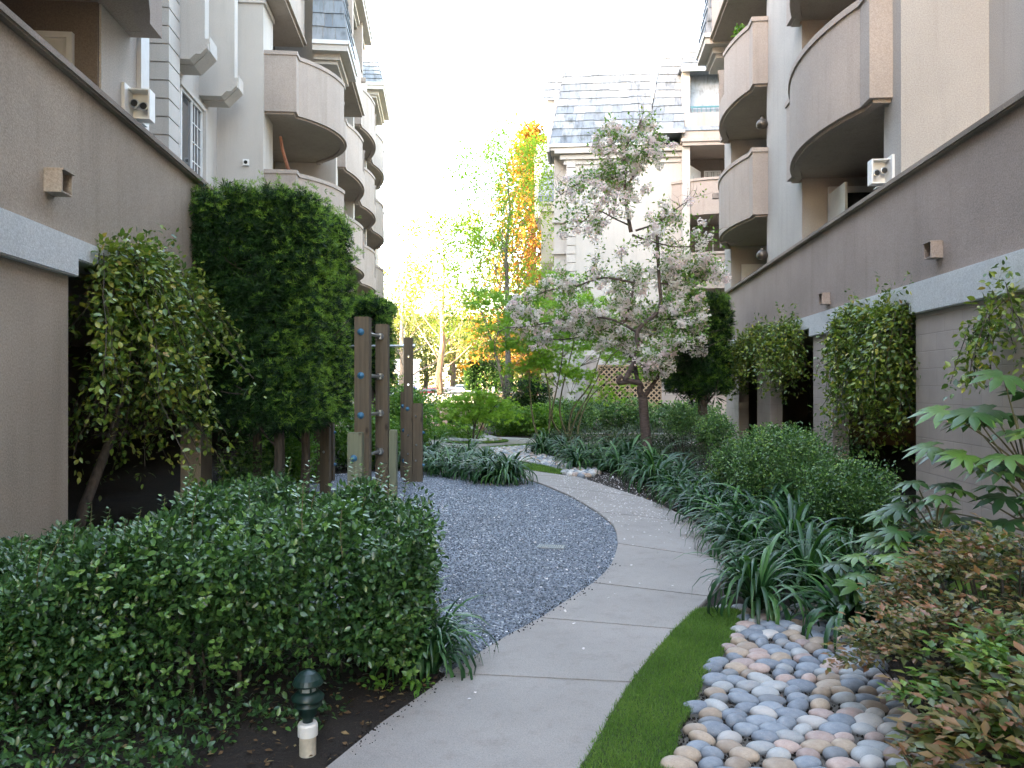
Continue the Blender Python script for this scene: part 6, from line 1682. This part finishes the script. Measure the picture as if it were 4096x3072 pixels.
# cars on the far road
def car(px, Y, rz, colr, label, L=4.6, W=1.85, H=1.65, suv=True):
    c = at(px, Y, z=0); rt = empty('parked_car', (c.x, Y, .02), rz); tag(rt, label, 'car')
    body = [(-L/2,.35),(-L/2,.85),(-L/2+.15,.98),(-L*.28,1.02),(L*.18,1.0) if suv else (L*.2,.95),(L*.42,.9),(L/2,.7),(L/2,.35)]
    pm = plain('car_paint', colr, .25, .1)
    def ext(pr, w0, w1, m_, nm):
        mb = MB(); n = len(pr); zs = [p[1] for p in pr]; z0, z1 = min(zs), max(zs)
        V = []
        for sgn in (-1,1):
            for (y, z) in pr:
                f = (z-z0)/(z1-z0+1e-6); V.append((sgn*(w0+(w1-w0)*f), y, z))
        F = [tuple(range(n)), tuple(range(n,2*n))[::-1]]+[(i,i+n,(i+1)%n+n,(i+1)%n) for i in range(n)]
        mb.add(V, F); return mb.build(nm, m_, rt, bevel=.04)
    ext(body, W/2, W/2-.04, pm, 'body')
    cab = [(-L*.46,.99),(-L*.40,H-.06),(-L*.34,H),(L*.05,H),(L*.12,H-.05),(L*.26,.99)] if suv else [(-L*.34,.99),(-L*.22,H-.04),(L*.02,H),(L*.10,H-.05),(L*.24,.97)]
    cb_ = ext(cab, W/2-.07, W/2-.26, pm, 'cabin')
    gl = [(y*.96+.0, max(1.03, min(z, H-.10))) for y, z in cab]
    mb = MB(); n = len(gl)
    V = [(sgn*(W/2-.06-.19*((z-.99)/(H-.99))), y, z) for sgn in (-1,1) for y, z in gl]
    mb.add(V, [tuple(range(n)), tuple(range(n,2*n))[::-1]]); mb.build('side_window', M['glass'], rt)
    mb = MB(); mb.add([(-W/2+.14,-L*.46-.012,1.05),(W/2-.14,-L*.46-.012,1.05),(W/2-.28,-L*.405-.012,H-.1),(-W/2+.28,-L*.405-.012,H-.1)], [(0,1,2,3)]); mb.add([(-W/2+.14,L*.255,1.03),(W/2-.14,L*.255,1.03),(W/2-.28,L*.135,H-.09),(-W/2+.28,L*.135,H-.09)], [(0,1,2,3)]); mb.build('windscreen', M['glass'], rt)
    for sx in (-1,1):
        for sy in (-.31,.31):
            mb = MB(); mb.tube([(sx*(W/2-.2),L*sy,.33),(sx*(W/2+.01),L*sy,.33)], .33, 16); w_ = mb.build('wheel', M['darkmetal'], rt)
            mb = MB(); mb.tube([(sx*(W/2+.005),L*sy,.33),(sx*(W/2+.02),L*sy,.33)], .19, 12); mb.build('rim', M['steel'], w_)
        mb = MB(); mb.box(sx*W/2-sx*.28, sx*W/2-sx*.05, -L/2-.012, -L/2+.02, .72,.95); mb.build('tail_light', plain('tail_lamp', (.35,.02,.02), .3), rt)
        mb = MB(); mb.box(sx*W/2-sx*.35, sx*W/2-sx*.08, L/2-.03, L/2+.01, .62,.72); mb.build('headlight', M['offwhite'], rt)
    if suv:
        mb = MB()
        for sx in (-1,1): mb.box(sx*(W/2-.3)-.02, sx*(W/2-.3)+.02, -L*.34, L*.02, H+.03, H+.07)
        mb.build('roof_rail', M['darkmetal'], rt)
car(462, 92, .05, (.55,.57,.6), 'silver white suv with roof rails on the far road behind the dwarf maple', H=1.75)
car(450, 74, 1.3, (.62,.63,.65), 'white car side on behind the pale tree trunk', H=1.5, suv=False)
car(430, 86, 1.4, (.35,.03,.04), 'red car parked beyond the pale tree trunk', H=1.4, suv=False)
car(458, 54.5, 1.62, (.6,.6,.6), 'white car low behind the dwarf maple nearest the garden', H=1.3, suv=False)
car(386, 96, .4, (.55,.56,.58), 'white car parked under the arch at the far left', H=1.5, suv=False)

# person walking past the gateway
PX = at(414.5, 70, z=0)
def person(loc, label):
    rt = bpy.data.meshes.new('person'); verts = [(0,0,.98),(0,0,1.15),(0,0,1.38),(0,0,1.50),(0,-.01,1.60),(0,-.01,1.72),(-.18,0,1.40),(-.24,.02,1.12),(-.22,-.05,.88),(.18,0,1.40),(.24,.03,1.12),(.21,-.08,.90),
        (-.09,0,.92),(-.10,-.06,.50),(-.10,-.02,.08),(-.10,-.14,.04),(.09,0,.92),(.10,.08,.50),(.10,.16,.10),(.10,.05,.04)]
    ed = [(0,1),(1,2),(2,3),(3,4),(4,5),(2,6),(6,7),(7,8),(2,9),(9,10),(10,11),(0,12),(12,13),(13,14),(14,15),(0,16),(16,17),(17,18),(18,19)]
    rad = [.14,.13,.14,.06,.085,.075,.065,.045,.035,.065,.045,.035,.10,.065,.045,.035,.10,.065,.045,.035]
    rt.from_pydata(verts, ed, []); o = bpy.data.objects.new('person', rt); col.objects.link(o)
    m_ = o.modifiers.new('skin', 'SKIN'); 
    if not rt.skin_vertices: rt.skin_vertices.new(name='skin')
    for i, r in enumerate(rad): rt.skin_vertices[0].data[i].radius = (r*1.1, r*.85)
    rt.skin_vertices[0].data[0].use_root = True
    o.modifiers.new('sub', 'SUBSURF').levels = 2; o.modifiers['sub'].render_levels = 2
    mt, nt, b = new_mat('person_skin_and_clothes'); tc = nt.nodes.new("ShaderNodeTexCoord"); sp = nt.nodes.new("ShaderNodeSeparateXYZ"); nt.links.new(tc.outputs["Object"], sp.inputs[0])
    rp = ramp(nt, [(0,(.03,.03,.04)),(.54,(.035,.035,.05)),(.545,(.05,.05,.28)),(.845,(.05,.05,.28)),(.85,(.35,.2,.14)),(.93,(.35,.2,.14)),(.935,(.02,.015,.01))], mth(nt, 'MULTIPLY', sp.outputs[2], 1/1.8))
    for n_ in nt.nodes:
        if n_.type == 'VALTORGB': n_.color_ramp.interpolation = 'CONSTANT'
    nt.links.new(rp, b.inputs["Base Color"]); b.inputs["Roughness"].default_value = .8; rt.materials.append(mt)
    o.location = loc; o.rotation_euler = (0,0,1.2); tag(o, label, 'person')
    return o
person((PX.x, 70, .012), 'person in a blue shirt and dark trousers walking before the white gateway')
# street sign and lamp beyond the plane trunk
sg_ = empty('street_sign', (at(433.5+11.5,66,z=0).x, 66, 0)); tag(sg_, 'thin grey signpost with small plates right of the pale trunk', 'sign')
mb = MB(); mb.tube([(0,0,-.1),(0,0,3.4)], .045, 8); mb.build('post', M['steel'], sg_)
mb = MB(); mb.box(-.35,.35,-.06,-.045,2.9,3.15); mb.box(-.22,.22,-.06,-.045,2.4,2.75); mb.build('plate', M['offwhite'], sg_)
# potted plant on the upper right balcony
pp = _c @ Vector((-(-.06), 20.6, 10.20))
PT = empty('potted_plant', tuple(_c @ Vector((.05, 20.4, 10.20)))); tag(PT, 'small green plant in a blue pot on the upper right balcony coping', 'potted plant')
mb = MB(); mb.lathe((0,0,0), [(0,0),(.09,0),(.13,.2),(.14,.22),(.12,.22),(0,.19)], 14); mb.build('pot', M['teal'], PT)
lv = Leaves(190); lv.clumps(LEAF8, noise_blob(24, (0,0,.42), (.14,.14,.22), 190), .06, 6, .08); lv.build('foliage', M['l_fresh'], PT)
